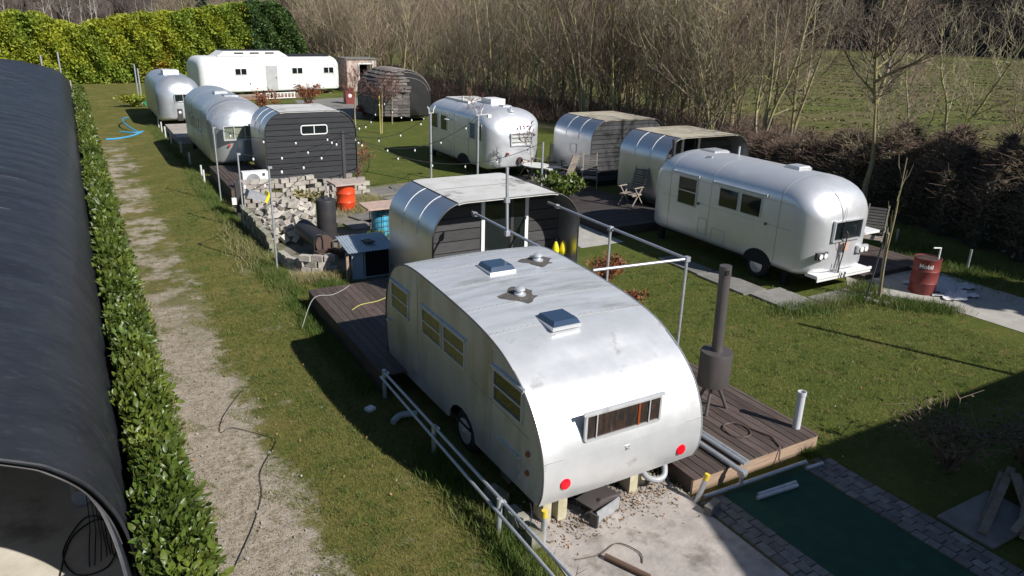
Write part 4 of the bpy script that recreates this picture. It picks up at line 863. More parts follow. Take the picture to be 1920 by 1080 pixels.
for x, y, h, l_ in ((3.65, 17.6, 2.52, 'tall steel pole nearest the camera beside the low curved block wall'), (3.67, 21.6, 2.2, 'tall steel pole beside the rubble, middle one of the three along the drive'), (3.64, 25.3, 2.45, 'tall steel pole beside the panelled trailer, far one of the three along the drive')):
    o = thing('steel_pole', l_, 'pole', (x, y, 0), group='steel poles along the drive'); MB().cyl((x, y, 0), (x, y, h), .024, n=10).build('tube', steel, o); MB().box((x+.03, y, h-.03), (.09, .05, .05)).build('hook', steel, o)
for x, y, h, l_, br in ((11.2, 25.4, 2.6, 'steel pole with forked white brackets, left one beside the weathered trailer', 1), (12.6, 24.3, 2.6, 'steel pole with forked white brackets and a floodlight', 2), (14.55, 22.9, 1.75, 'steel pole beside the round garden table', 0)):
    o = thing('steel_pole', l_, 'pole', (x, y, 0), group='steel poles on the lawn'); MB().cyl((x, y, 0), (x, y, h), .04, n=10).build('tube', steel, o)
    if br:
        MB().tube([(x-.12, y, h+.26), (x-.06, y, h+.16), (x-.06, y, h+.02), (x+.1, y-.02, h+.03), (x+.12, y, h+.16), (x+.2, y, h+.28)], .022, 6).build('bracket', offwhite, o)
    if br == 2:
        MB().cyl((x+.1, y, h+.03), (x+.42, y, h+.05), .015, n=6).build('arm', offwhite, o); MB().box((x+.45, y, h-.02), (.14, .12, .12)).build('floodlight', white, o)
for i, (x, y, h) in enumerate(((3.62, 28.6, .5), (3.7, 29.8, .46), (3.66, 32.6, .5), (3.7, 35.6, .5), (3.6, 38.4, .55), (3.55, 40.2, .6), (3.6, 42.4, .55), (3.66, 44.5, .52))):
    w_ = ['before the panelled trailer, nearest', 'before the panelled trailer, second', 'beside the panelled trailer near its front window', 'beside the panelled trailer near its back', 'beside the pale steps, nearest', 'beside the pale steps, middle', 'beside the pale steps, far one', 'at the front corner of the small polished trailer'][i]
    tag(MB().cyl((x, y, 0), (x, y, h), .035, n=8).build('short_post', mat('white_post', (.6, .6, .58), .6) if 'white_post' not in MATS else MATS['white_post']), 'short pale post '+w_, 'post', 'short posts along the drive')
for x, y, h, l_ in ((4.0, 62, 2.3, 'thin steel pole before the tall hedge, left one of the pair'), (3.85, 57, 2.3, 'thin steel pole before the tall hedge, right one of the pair'), (-.62, 57.6, 3.3, 'steel pole rising behind the far end of the barn roof'), (-.18, 58.0, 1.5, 'short steel pole at the far end of the laurel hedge'), (-1.6, 58, 3.1, 'steel pole tip barely showing behind the barn roof')):
    tag(MB().cyl((x, y, 0), (x, y, h), .05, n=8).build('steel_pole', steel), l_, 'pole', 'poles near the tall hedge')
deck('pale_steps', 'pale timber landing between the two left trailers', 3.85, 5.5, 38.2, 43.2, .32, along='x', m=mat('pale_deck', (.42, .38, .33), .8, 0, (.3, .26, .22), 4, island=.2))
# iron boiler with tall drum, orange drum with slab, blue tank in cage, lean-to
bo = thing('old_boiler', 'rusty black boiler drums with a tall upright cylinder on an iron stand', 'boiler', (5.1, 18.9, 0))
MB().lathe((5.2, 18.55, .36), [(.245, 0), (.25, .02), (.25, 1.0), (.24, 1.04), (.08, 1.06), (.07, 1.12)], 28).build('upright_drum', boiler_m, bo)
MB().cyl((4.78, 19.3, .50), (4.94, 18.0, .40), .24, n=26).build('lying_drum', boiler_m, bo); MB().cyl((4.941, 17.99, .40), (4.944, 17.96, .397), .225, n=26).build('end_plate', mat('rust_plate', (.10, .065, .05), .8), bo)
for x, y in ((4.75, 18.1), (5.15, 17.95), (5.5, 18.6), (4.7, 19.3)): MB().cyl((x, y, 0), (x, y, .42), .025, n=6).build('leg', rust, bo)
MB().tube([(4.68, 17.95, 0), (4.68, 17.95, .55), (4.74, 17.9, .66), (4.86, 17.9, .66), (4.9, 17.92, .5), (4.9, 17.92, .0)], .014, 6).build('handle', dark_pipe, bo)
MB().box((4.8, 17.75, .25), (.3, .25, .04), rz=.2).box((5.2, 17.8, .2), (.14, .5, .12), rz=.5).build('hearth_iron', rust, bo); 
for i, (x, y, rz, sx) in enumerate(((5.65, 18.2, .5, .9), (5.8, 18.6, .9, .7), (5.5, 17.6, -.3, .6), (5.9, 19.2, .2, .5))):
    tag(MB().box((x, y, .08+.05*(i % 2)), (sx, .1, .06), rz=rz).build('scrap_plank', old_wood if i % 2 else grey_wood, smooth=0), ['grey scrap plank leaning on the boiler stand', 'brown scrap plank behind the boiler stand', 'grey scrap plank in front of the boiler by the lean-to', 'brown scrap plank on the yard floor right of the upright drum'][i], 'plank', 'scrap planks round the boiler')
def drum(name, label, x, y, r, h, m, lid=None):
    t = thing(name, label, 'barrel', (x, y, 0)); pr_ = [(r*.96, 0), (r, .02), (r, h*.30), (r*1.035, h*.32), (r, h*.34), (r, h*.64), (r*1.035, h*.66), (r, h*.68), (r, h-.03), (r*1.03, h-.015), (r*1.03, h), (r*.97, h), (r*.96, h-.02)]
    MB().lathe((x, y, .01), pr_, 36).build('drum', m, t); 
    if lid: MB().cyl((x, y, h-.02), (x, y, h-.008), r*.94, n=32).build('lid', lid, t)
    return t
drum('oil_drum', 'bright orange oil drum under a square stone slab beside the rubble', 7.05, 22.75, .29, .84, orange)
tag(MB().box((7.08, 22.8, .885), (.98, .85, .05), rz=.05).build('stone_slab', mat('pinkish_slab', (.46, .38, .33), .85, 0, (.36, .3, .26), 4), smooth=0), 'square pinkish slab lying on the orange drum', 'slab')
tag(MB().box((7.35, 23.75, 1.18), (.09, .09, 2.36)).build('wooden_post', grey_wood, smooth=0), 'weathered wooden post holding bulb cables behind the orange drum', 'post')
tg = thing('caged_tank', 'light blue tank inside a rusty wire cage under a pink board', 'tank', (6.98, 19.3, 0))
MB().lathe((6.98, 19.3, .03), [(.27, 0), (.29, .04), (.29, .66), (.25, .74), (.1, .76)], 24).build('tank', blue_pl, tg)
cg = MB()
for k in range(14): a = 6.283*k/14; cg.cyl((6.98+.34*math.cos(a), 19.3+.34*math.sin(a), .02), (6.98+.34*math.cos(a), 19.3+.34*math.sin(a), .92), .007, n=4)
for k in range(6): cg.tube([(6.98+.345*math.cos(a), 19.3+.345*math.sin(a), .1+.15*k) for a in [6.283*j/20 for j in range(21)]], .007, 4)
cg.build('wire_cage', rust, tg)
o = MB().b2((6.4, 18.7, .93), (7.45, 18.98, .975)).b2((6.4, 18.99, .93), (7.45, 19.3, .975)).b2((6.42, 19.31, .93), (7.45, 19.6, .97)).build('board', pink_board, smooth=0); tag(o, 'faded pink boards laid across the top of the wire cage', 'board')
ln = thing('corrugated_hutch', 'low hutch with blue grey corrugated roof beside the sheet metal cabin', 'hutch', (5.45, 16.3, 0))
cr = [(4.88+.0175*k, .012*math.sin(k*1.57)) for k in range(68)]
b = MB(); b.add([(x, 15.78, .74+z) for x, z in cr]+[(x, 16.75, .90+z) for x, z in cr], [(i, i+1, i+69, i+68) for i in range(67)]); b.build('roof', corr, ln, smooth=60)
MB().b2((5.02, 15.95, 0), (5.28, 15.98, .72)).build('side_panel', mat('pale_blue_panel', (.32, .42, .5), .6), ln, smooth=0); MB().b2((5.3, 16.05, 0), (5.95, 16.1, .7)).build('back_panel', dark_m, ln, smooth=0)
for x in (5.0, 5.29, 5.93): MB().b2((x, 15.92, 0), (x+.035, 15.955, .74)).build('post', corr, ln, smooth=0)
MB().b2((5.0, 15.9, .05), (5.95, 15.93, .08)).build('sill', corr, ln, smooth=0); MB().b2((4.86, 15.9, 0), (4.92, 15.97, .72)).build('post', deck_face, ln, smooth=0)
MB().box((5.5, 16.2, .86), (.22, .26, .03), rz=.3).build('moss_clump', bramble_leaf, ln)
for i, (x, y, w, d_, rz) in enumerate(((8.9, 24.6, 1.1, .9, .2), (9.9, 24.9, .9, .8, -.1), (7.6, 21.4, 1.4, 1.1, .3), (6.9, 20.6, 1.0, .8, .1), (9.2, 23.5, 1.0, .7, .5))):
    tag(MB().box((x, y, .035), (w, d_, .05), rz=rz).build('paving_slab', slab_m, smooth=0), ['grey slab at the lawn edge behind the orange drum', 'grey slab at the lawn edge just left of the cabin roof', 'large grey slab lying behind the caged tank', 'grey slab between the upright drum and the caged tank', 'small tilted slab beside the lawn left of the cabin'][i], 'slab', 'loose slabs in the yard')
bw = MB(); bw.add([(8.0+.5*math.sin(a)*.3+.05*i, 20.9+.45*i, .45+.25*math.cos(a)) for i in range(2) for a in [-.9+.2*k for k in range(10)]], [(k, k+1, k+11, k+10) for k in range(9)]); 

# ------------------------------------------------------------------ red barrel, stakes, tarp
mb_ = drum('oil_drum', 'dull red oil drum lettered Mobil beside the path', 16.9, 9.45, .29, .86, red_drum, rust)
fc = bpy.data.curves.new('lettering', 'FONT'); fc.body = 'Mobil'; fc.size = .135; fc.align_x = 'CENTER'; fc.extrude = .001; fc.offset = .003
to = bpy.data.objects.new('t', fc); COL.objects.link(to); bpy.context.view_layer.update(); tm = bpy.data.meshes.new_from_object(to.evaluated_get(bpy.context.evaluated_depsgraph_get())); bpy.data.objects.remove(to)
th0 = math.atan2(-9.45, -16.9)
for v in tm.vertices:
    a = th0+v.co.x/.29; r_ = .292+v.co.z; v.co = (r_*math.cos(a), r_*math.sin(a), .66+v.co.y)
tm.materials.clear(); tm.materials.append(white); o = bpy.data.objects.new('lettering', tm); COL.objects.link(o); o.parent = mb_
MB().tube([(17.05, 9.3, .85), (17.05, 9.3, 1.12), (16.85, 9.35, 1.13)], .02, 6).build('tap_pipe', white, mb_)
cr_ = MB(); nx, ny = 16, 12
for (cx, cy, sx, sy, l_) in ((17.75, 9.5, 1.35, 1.0, 'grey crumpled tarp on the path behind the red drum'), (17.35, 8.85, .95, .5, 'white crumpled sheet on the path right beside the red drum')):
    b = MB(); b.add([(cx+sx*(i/nx-.5)+.08*math.sin(j*.9), cy+sy*(j/ny-.5)+.08*math.sin(i*.8), .03+.035*abs(math.sin(i*1.3+j*.8)*math.cos(j*1.7-i*.5))) for j in range(ny+1) for i in range(nx+1)], [(j*(nx+1)+i, j*(nx+1)+i+1, (j+1)*(nx+1)+i+1, (j+1)*(nx+1)+i) for j in range(ny) for i in range(nx)])
    tag(b.build('ground_sheet', tarp if sx > 1 else white, smooth=30), l_, 'tarp')
for i, (x, y, h, l_) in enumerate(((19.67, 9.94, .57, 'short steel post in the grass by the brambles, right of the red drum'), (20.4, 12.46, .42, 'short steel post in the shaded grass beyond the dark chair'))):
    tag(MB().cyl((x, y, 0), (x, y, h), .03, n=8).build('short_post', steel), l_, 'post')
stk = thing('young_tree', 'bare young tree tied to a wooden stake on the right lawn', 'tree', (15.46, 9.55, 0))
MB().cyl((15.5, 9.6, 0), (15.36, 9.6, 1.6), .035, n=8).build('stake', mat('pale_stake', (.33, .27, .18), .8), stk)
MB().tube(smoothpath([(15.44, 9.53, 0), (15.33, 9.53, 1.0), (15.32, 9.5, 2.1), (15.36, 9.53, 3.3)], 4), [.03]*5+[.022]*4+[.012]*4, 6).build('trunk', tree_bark, stk)
b = MB(); rr = random.Random(3)
for k in range(9):
    z = 1.5+k*.17; a = rr.random()*6.28; b.tube([(15.33, 9.53, z), (15.33+.12*math.cos(a), 9.53+.12*math.sin(a), z+.25), (15.33+.17*math.cos(a), 9.53+.17*math.sin(a), z+.5)], [.008, .006, .003], 3)
b.build('crown', twig_green, stk); MB().cyl((15.05, 9.62, 0), (15.32, 9.62, 1.75), .02, n=6).build('stake', grey_wood, stk)
for i in range(9):
    a = i*.7; tag(MB().box((15.46+.32*math.cos(a), 9.55+.32*math.sin(a), .04), (.14, .1, .07), rz=a).build('edging_stone', slab_m, smooth=0), 'small grey stone ringed round the foot of the staked young tree', 'stone', 'stones round the staked tree')
deck('timber_deck', 'weathered dark deck behind the bumper of the right trailer', 16.3, 19.0, 10.6, 13.6, .14)
deck_dark = mat('dark_deck_board', (.036, .028, .026), .7, 0, (.06, .05, .046), 3, (.4, .7), stretch=(.6, 8, 1), island=.25)  # darker board colour for the decks beside the right trailer and under the table
deck('timber_deck', 'dark deck with a sunlit patch beside the right trailer', 13.0, 15.85, 16.55, 20.3, .26, along='x', m=deck_dark)
deck('timber_deck', 'dark deck under the round table and wooden chairs', 13.2, 16.25, 20.6, 25.0, .12, along='x', m=deck_dark)
for i, (x0, y0, x1, y1) in enumerate(((12.9, 9.95, 13.9, 11.1), (13.95, 9.9, 15.3, 10.35), (12.75, 11.15, 13.5, 12.7), (12.8, 12.75, 13.4, 14.2))):
    tag(MB().b2((x0, y0, .004), (x1, y1, .05)).build('paving_slab', slab_m, smooth=0), ['mossy slab on the lawn at the front corner of the right trailer', 'mossy slab right under the bumper of the right trailer', 'long slab at the lawn edge beside the trailer wheel', 'slab at the lawn edge under the trailer twin windows'][i], 'slab', 'slabs along the right trailer')
MB().b2((16.2, 10.7, 1.18), (16.75, 11.4, 1.24)).build('side_flap', white_alu, [o for o in bpy.data.objects if o.get('label', '').startswith('silver trailer on the right')][0], smooth=0)
fl = thing('wood_burner', 'dark flue pipe on a square iron stove between the right cabin and trailer', 'stove', (16.0, 17.2, .26))
MB().cyl((15.6, 17.1, .9), (15.6, 17.1, 2.5), .06, n=14).build('flue', dark_pipe, fl); MB().b2((15.4, 16.9, .28), (15.85, 17.35, .95)).build('firebox', dark_pipe, fl, smooth=0); MB().cyl((15.6, 17.1, 2.5), (15.6, 17.1, 2.62), .07, n=14).build('flue_cap', stove_m, fl)
tag(MB().b2((18.0, 10.2, .16), (18.9, 10.5, .19)).build('loose_board', old_wood, smooth=0), 'pale loose board at the edge of the deck near the red drum', 'board')

# ------------------------------------------------------------------ garden furniture
def chair(label, m, back_m, loc, rz, group, recline=.35):
    t = thing('garden_chair', label, 'chair', (0, 0, 0), group=group)
    for k in range(7): MB().b2((-.25, -.26+k*.072, .40), (.25, -.2+k*.072, .418)).build('seat_slat', m, t, smooth=0, fix=False)
    c, s_ = math.cos(recline), math.sin(recline); Mx = Matrix.Rotation(-recline, 3, 'X')
    for k in range(9):
        h = .08+k*.082; MB().box((0, .26+h*s_, .42+h*c), (.46, .014, .062), rot=Mx).build('back_slat', back_m, t, smooth=0, fix=False)
    for sx in (-1, 1):
        MB().box((sx*.25, .26+.42*s_, .42+.42*c), (.035, .03, .86), rot=Mx).build('back_post', m, t, smooth=0, fix=False)
        MB().b2((sx*.25-.017, -.27, .36), (sx*.25+.017, .3, .4)).build('seat_rail', m, t, smooth=0, fix=False)
        MB().b2((sx*.3-.035, -.28, .63), (sx*.3+.035, .36, .65)).build('armrest', m, t, smooth=0, fix=False)
        MB().tube([(sx*.29, .32, 0), (sx*.29, -.2, .63)], .02, 4).build('leg', m, t); MB().tube([(sx*.275, -.3, 0), (sx*.275, .25, .62)], .02, 4).build('leg', m, t)
    t.location = loc; t.rotation_euler.z = rz; return t
c1 = chair('pale wooden chair with its back to the camera at the round table', teak, teak, (15.55, 22.9, .12), R(200), 'wooden garden chairs')
c2 = chair('wooden armchair with dark slatted back beside the blank cabin wall', teak, dark_teak, (16.0, 21.9, .12), R(-35), 'wooden garden chairs')
dup(c2, (15.3, 18.6, .26), R(-75), 'wooden armchair alone on the dark deck near the flue pipe', 'wooden garden chairs')
dup(c1, (15.3, 24.9, .12), R(10), 'pale wooden chair on the far side of the round table', 'wooden garden chairs')
dup(c1, (16.2, 24.6, .12), R(-40), 'pale wooden chair near the back cabin wall behind the table', 'wooden garden chairs')
dup(c2, (18.35, 11.9, .14), R(-60), 'dark slatted chair on the deck behind the right trailer', 'wooden garden chairs')
tbw = thing('round_table', 'round whitish garden table beside the weathered trailer', 'table', (14.9, 23.9, .12))
MB().cyl((14.9, 23.9, .70), (14.9, 23.9, .735), .5, n=32).build('tabletop', offwhite, tbw)
for a in (45, 135, 225, 315): MB().cyl((14.9+.32*math.cos(R(a)), 23.9+.32*math.sin(R(a)), .12), (14.9+.2*math.cos(R(a)), 23.9+.2*math.sin(R(a)), .70), .02, n=6).build('leg', dark_teak, tbw)
tag(MB().box((15.8, 24.2, .5), (.9, .55, .05), rz=.3).cyl((15.5, 24.1, .12), (15.5, 24.1, .48), .03).cyl((16.1, 24.3, .12), (16.1, 24.3, .48), .03).build('bench', offwhite, smooth=0), 'low pale bench behind the round table', 'bench')

# ------------------------------------------------------------------ strings of bulbs
def bulbs(label, a, b_, sag, n):
    t = thing('string_light', label, 'string lights', a, group='strings of bulbs over the lawn'); a = Vector(a); b_ = Vector(b_)
    P = [a.lerp(b_, k/24)-Vector((0, 0, sag*4*(k/24)*(1-k/24))) for k in range(25)]; MB().tube(P, .011, 4).build('cable', cable_m, t)
    for k in range(n):
        u = (k+.5)/n; p = a.lerp(b_, u)-Vector((0, 0, sag*4*u*(1-u)))
        bo_ = MB().lathe((p.x, p.y, p.z-.15), [(.010, 0), (.025, .018), (.03, .04), (.026, .065), (.016, .085)], 10).build('bulb', mat('bulb_glass', (.8, .8, .76), .2) if 'bulb_glass' not in MATS else MATS['bulb_glass'], t)
        MB().cyl((p.x, p.y, p.z-.066), (p.x, p.y, p.z), .019, n=6).build('socket', cable_m, bo_)
pw = (7.35, 23.7, 2.3); pA = (3.65, 17.6, 2.5); pB = (3.67, 21.6, 2.18); pC = (3.64, 25.3, 2.42); p8 = (11.2, 25.4, 2.6); p9 = (12.6, 24.3, 2.6); p10 = (14.55, 22.9, 1.75)
bulbs('bulb string from the nearest drive pole to the wooden post', pA, pw, .35, 4); bulbs('bulb string from the middle drive pole to the wooden post', pB, pw, .3, 4)
bulbs('bulb string from the far drive pole to the wooden post', pC, pw, .3, 4); bulbs('bulb string from the wooden post to the left bracketed pole', pw, p8, .45, 4)
bulbs('bulb string from the wooden post to the floodlight pole', pw, p9, .8, 5); bulbs('bulb string from the wooden post to the pole by the table', pw, p10, .9, 6)
bulbs('bulb string from the left bracketed pole towards the young trees', p8, (14.1, 38.5, 1.9), .5, 5); bulbs('bulb string from the board gable cabin towards the young trees', (8.6, 26.2, 2.2), (14.1, 38.5, 1.9), .5, 5)
# blue hose on the drive
tag(MB().tube(smoothpath([(.95, 40.7, .03), (1.6, 40.9, .03), (2.3, 41.8, .03), (2.75, 43.0, .03), (2.4, 42.6, .03), (1.7, 43.2, .03)], 6), .035, 6).build('hose', hose_m), 'pale blue hose lying in loops on the grass drive', 'hose')
tag(MB().tube(smoothpath([(2.5, 42.6, .05), (2.1, 43.8, .25), (2.0, 45.6, .35), (2.4, 47.6, .2)], 6), .035, 6).build('hose', hose_m), 'upstanding curve of blue hose behind the loops on the drive', 'hose')
tag(MB().b2((3.9, 55.5, .01), (5.2, 60.5, .05)).build('ground_sheet', green_tarp, smooth=0), 'bright green sheet on the ground beyond the small polished trailer', 'tarp')
wb = thing('wheelie_bin', 'dull red bin with pale lid mark beside the reed hut and terrace', 'bin', (17.1, 53.3, 0))
MB().b2((16.8, 53, 0), (17.4, 53.6, 1.05)).build('body', red_drum, wb); MB().b2((16.78, 52.95, 1.06), (17.42, 53.62, 1.12)).build('lid', red_drum, wb); MB().cyl((17.1, 52.99, .6), (17.1, 52.98, .6), .13).build('sticker', white, wb)
# planks in the dark corner
pk = thing('plank_pile', 'pile of rough planks in the dark lower right corner', 'planks', (9.6, 3.7, 0))
for i in range(9):
    MB().box((9.75+random.uniform(-.3, .4), 3.9-.11*i+random.uniform(-.1, .1), .05+.045*(i % 5)+.02), (1.5+random.uniform(-.6, .5), random.uniform(.07, .14), .03), rz=.25+random.uniform(-.5, .5)).build('plank', old_wood, pk, smooth=0)
tag(MB().b2((8.75, 3.35, .004), (9.9, 4.05, .04)).build('paving_slab', slab_m, smooth=0), 'bluish slab in the shade under the plank pile', 'slab')
# house and shade trees outside the frame, to the right behind the camera
hs_ = thing('house', 'plain house standing beyond the shaded corner of the garden', 'house', (17, -5, 0))
MB().b2((9.1, -9, 0), (30, -.25, 5.0)).build('wall', render_wall, hs_, smooth=0); MB().prism([(-9.3, 5.0), (-.1, 5.0), (-4.7, 6.6)], 0, 9.0, 30.2).build('roof', slab_m, hs_, smooth=0)
tag(MB().cyl((15.2, 3.6, 0), (15.2, 3.6, 4.8), .06, n=8).build('flag_pole', steel), 'tall thin pole beside the house', 'pole')

# ================================================================== PLANTS
def seg_mesh(segs):
    A = np.array([s[0] for s in segs], float); B = np.array([s[1] for s in segs], float); r0 = np.array([s[2] for s in segs])[:, None]; r1 = np.array([s[3] for s in segs])[:, None]
    d = B-A; d /= np.linalg.norm(d, axis=1)[:, None]+1e-9; a = np.where(np.abs(d[:, 2:3]) < .9, [[0, 0, 1.]], [[1., 0, 0]]); u = np.cross(d, a); u /= np.linalg.norm(u, axis=1)[:, None]+1e-9; w = np.cross(d, u)
    vs = []
    for P, r_ in ((A, r0), (B, r1)):
        for k in range(3): t = 2.0944*k; vs.append(P+(u*math.cos(t)+w*math.sin(t))*r_)
    V = np.stack(vs, 1).reshape(-1, 3); i = np.arange(len(segs))[:, None]*6
    F = np.concatenate([i+[0, 1, 4, 3], i+[1, 2, 5, 4], i+[2, 0, 3, 5]], 1).reshape(-1, 4); return V, F
def grow(seed, H, r0, stems=1, start=.18, nb=18, spread=.75, up=.5, lean=(0, 0), wob=.08, sub=(6, 4), rmin=.007, custom=None, ms=.22):
    rr = random.Random(seed); big = []; small = []
    def rv(s): return Vector((rr.gauss(0, s), rr.gauss(0, s), rr.gauss(0, s*.6)))
    def br(p, d, L_, r_, lev, n):
        st = L_/n; pts = [p]
        for i in range(n):
            d = (d+rv(.16 if lev else wob)+Vector((0, 0, .05+.06*lev*up))).normalized(); q = p+d*st; ra = r_*(1-i/n*.75); rb_ = r_*(1-(i+1)/n*.75)
            (big if ra > .03 else small).append((tuple(p), tuple(q), max(ra, rmin), max(rb_, rmin*.8)))
            if lev < 3 and (i > 0 or lev > 0):
                m_ = {1: sub[0], 2: sub[1]}[lev]/n if lev else 0
                c = int(m_)+(rr.random() < m_-int(m_))
                for _ in range(c):
                    dd = (d+rv(.55)).normalized(); br(q, dd, L_*rr.uniform(.4, .65), rb_*.6, lev+1, max(2, n-2))
            p = q
    for s in range(stems):
        a = rr.random()*6.28; off = Vector((math.cos(a), math.sin(a), 0))*(.12*(stems > 1)); d = Vector((lean[0]+ms*math.cos(a)*(stems > 1), lean[1]+ms*math.sin(a)*(stems > 1), 1)).normalized()
        h = H*rr.uniform(.75, 1); n = 12; p = off; paths = custom[s] if custom else None
        if paths: P_ = [Vector(q) for q in smoothpath(paths, 3)]; n = len(P_)-1; p = P_[0]
        for i in range(n):
            if paths: q = P_[i+1]; d = (q-p).normalized()
            else: d = (d+rv(wob)+Vector((0, 0, .04))).normalized(); q = p+d*h/n
            ra = r0*(1-.8*i/n); rb_ = r0*(1-.8*(i+1)/n); big.append((tuple(p), tuple(q), ra, rb_)); f = (i+1)/n
            if f > start:
                c = nb/stems/(n*(1-start)); c = int(c)+(rr.random() < c-int(c))
                for _ in range(c):
                    a = rr.random()*6.28; dd = Vector((math.cos(a)*spread, math.sin(a)*spread, rr.uniform(.3, .9))).normalized()
                    br(q, dd, H*.38*(1.15-f*.75)*rr.uniform(.6, 1.1), rb_*.5, 1, 5)
            p = q
    return big, small
def tube_np(segs, n=6):
    b = MB()
    for a, c, r0_, r1_ in segs: b.tube([a, c], [r0_, r1_], n, cap=False)
    return b
def make_tree(name, label, loc, big, small, group=None, bark=None, tw=None, rz=0):
    t = thing(name, label, 'tree', (0, 0, 0), group=group); tube_np(big, 6).build('trunk', bark or tree_bark, t, fix=False); V, F = seg_mesh(small); np_mesh('crown', V, F, tw or twig_m, t); t.location = loc; t.rotation_euler.z = rz
    return t
# prominent trees on the right
def rel(pts, o): return [(x-o[0], y-o[1], z) for x, y, z in pts]
o_ = (22.6, 15.2)
cu = [rel([(22.65, 15.2, 0), (22.5, 15.2, .97), (22.62, 15.2, 1.85), (22.4, 15.2, 2.91), (22.22, 15.2, 3.78)], o_), rel([(22.22, 15.2, 3.7), (21.75, 15.1, 4.75), (21.55, 15.1, 5.85), (21.3, 15, 7.6), (21.2, 15, 9.2)], o_), rel([(22.22, 15.2, 3.7), (22.66, 15.3, 4.74), (22.8, 15.4, 5.6), (23.1, 15.4, 6.6), (23.6, 15.5, 8.6)], o_)]
big, small = grow(21, 7.5, .12, 1, .9, 4, custom=[cu[0]])
for s, i in ((22, 1), (23, 2)):
    b1, s1 = grow(s, 7.5, .085, 1, .08, 20, spread=.9, custom=[cu[i]]); big += b1; small += s1
make_tree('ash_tree', 'tall forked bare tree with lichen trunk standing behind the right trailer', (o_[0], o_[1], 0), big, small, tw=twig_green)
spec = [(24.6, 16.2, 5.5, .05, 1, (.45, .1), 'thin bare tree leaning right just behind the tall forked tree', 31), (28.8, 25.6, 9.5, .09, 4, (-.1, 0), 'many stemmed bare tree rising behind the porch cabin with white door', 32), (32.6, 26.9, 9.5, .10, 3, (.12, 0), 'bare tree with three pale stems leaning right at the field edge', 33),
        (31.6, 27.6, 8.5, .07, 1, (.02, 0), 'slim bare tree just left of the three pale stems', 34), (36.0, 20.6, 8, .09, 2, (.3, .05), 'bare tree with twin stems leaning right at the field edge', 35), (34.0, 21.3, 7.5, .06, 1, (0, 0), 'slender bare tree left of the twin stems leaning right', 36),
        (37.5, 17.6, 4.6, .05, 3, (0, 0), 'small bushy bare tree near the right edge of the field', 37), (33.6, 13.2, 3.4, .04, 5, (0, 0), 'low bare shrub by the brambles at the right edge', 38), (33.8, 34.2, 9, .09, 2, (0, 0), 'bare tree at the corner of the wood above the cabins', 39)]
for x, y, H, r_, st_, le, l_, sd_ in spec:
    big, small = grow(sd_, H, r_, st_, .2, 34 if st_ > 1 else 26, lean=le, spread=.8); make_tree('bare_tree', l_, (x, y, 0), big, small, tw=twig_green if sd_ % 2 else twig_m)
# the wood
protos = []
for k in range(10):
    H = [10, 11, 9, 12, 8, 10, 7.5, 9.5, 6, 11][k]; st_ = [1, 2, 3, 1, 5, 1, 4, 2, 7, 1][k]
    big, small = grow(100+k, H, [.10, .08, .06, .11, .045, .08, .045, .07, .035, .09][k], st_, .06 if k % 3 else .14, 22 if st_ < 3 else 32, spread=.5, up=1.2, sub=(5, 3), rmin=.008, ms=.1, wob=.05)
    protos.append((big, small, st_))
rr = random.Random(77); used = {}; pts = []
edge = [(27.5, 27), (28.8, 32), (27, 38), (24.6, 44), (23.4, 52), (22.6, 60), (23.2, 72), (22, 84), (22, 96)]
def edge_at(u):
    f = u*(len(edge)-1); i = min(int(f), len(edge)-2); f -= i; return edge[i][0]*(1-f)+edge[i+1][0]*f, edge[i][1]*(1-f)+edge[i+1][1]*f
tries = 0
while len(pts) < 225 and tries < 6000:
    tries += 1; u = rr.random()**.8; x, y = edge_at(u); depth = rr.random()**1.4*(5+18*min(1, max(0, u-.08)*2.2)); px_, py_ = x+depth*.93, y+depth*.3
    if not (px_ < 26 and 50 < py_ < 72) and all((px_-a)**2+(py_-b_)**2 > .9 for a, b_ in pts): pts.append((px_, py_))
pts.sort(key=lambda p: p[0]**2+p[1]**2)
def wood_words(x, y):
    d = math.degrees(math.atan2(x, y))
    for lim, w_ in ((17, 'left of and behind the reed hut'), (22, 'right behind the reed hut'), (29, 'between the reed hut and the weathered trailer'), (35, 'behind the weathered trailer'), (41, 'behind the cabin with blank grey boards'), (90, 'behind the porch cabin with the white door')):
        if d < lim: return 'bare winter tree in the wood '+w_, 'bare trees '+w_
for i, (x, y) in enumerate(pts):
    k = rr.randrange(10); sc = rr.uniform(.8, 1.25); rz = rr.random()*6.28
    WL, WG = wood_words(x, y)
    if k not in used:
        big, small, st_ = protos[k]; t = make_tree('wood_tree', WL, (x, y, 0), big, small, WG, tw=twig_green if k % 2 else twig_m, rz=rz); t.scale = (sc,)*3; used[k] = t
    else: dup(used[k], (x, y, 0), rz, WL, WG, sc)
# second band behind the left hedge and mobile home
for i in range(50):
    x = rr.uniform(10, 34); y = rr.uniform(90, 112)+max(0, 14-x)*.4; WL, WG = 'bare tree far behind the hedge and the long white mobile home', 'bare trees behind the long mobile home'; dup(used[rr.choice(list(used))], (x, y, 0), rr.random()*6.28, WL, WG, rr.uniform(.85, 1.3))
# spruce poking above the hedge
sp = thing('spruce', 'small dark spruce top poking above the tall hedge', 'tree', (13.5, 92, 0))
V, F = leaf_cards(np.array([[13.5+(1-z/9)*2.0*math.cos(a)*q, 92+(1-z/9)*2.0*math.sin(a)*q, z] for z, a, q in zip(rng.random(3500)*9, rng.random(3500)*6.28, rng.random(3500)**.4)]), .35, up=-.2); np_mesh('needles', V, F, conifer, sp); MB().cyl((13.5, 92, 0), (13.5, 92, 8.5), .12, .02, n=8).build('trunk', tree_bark, sp)

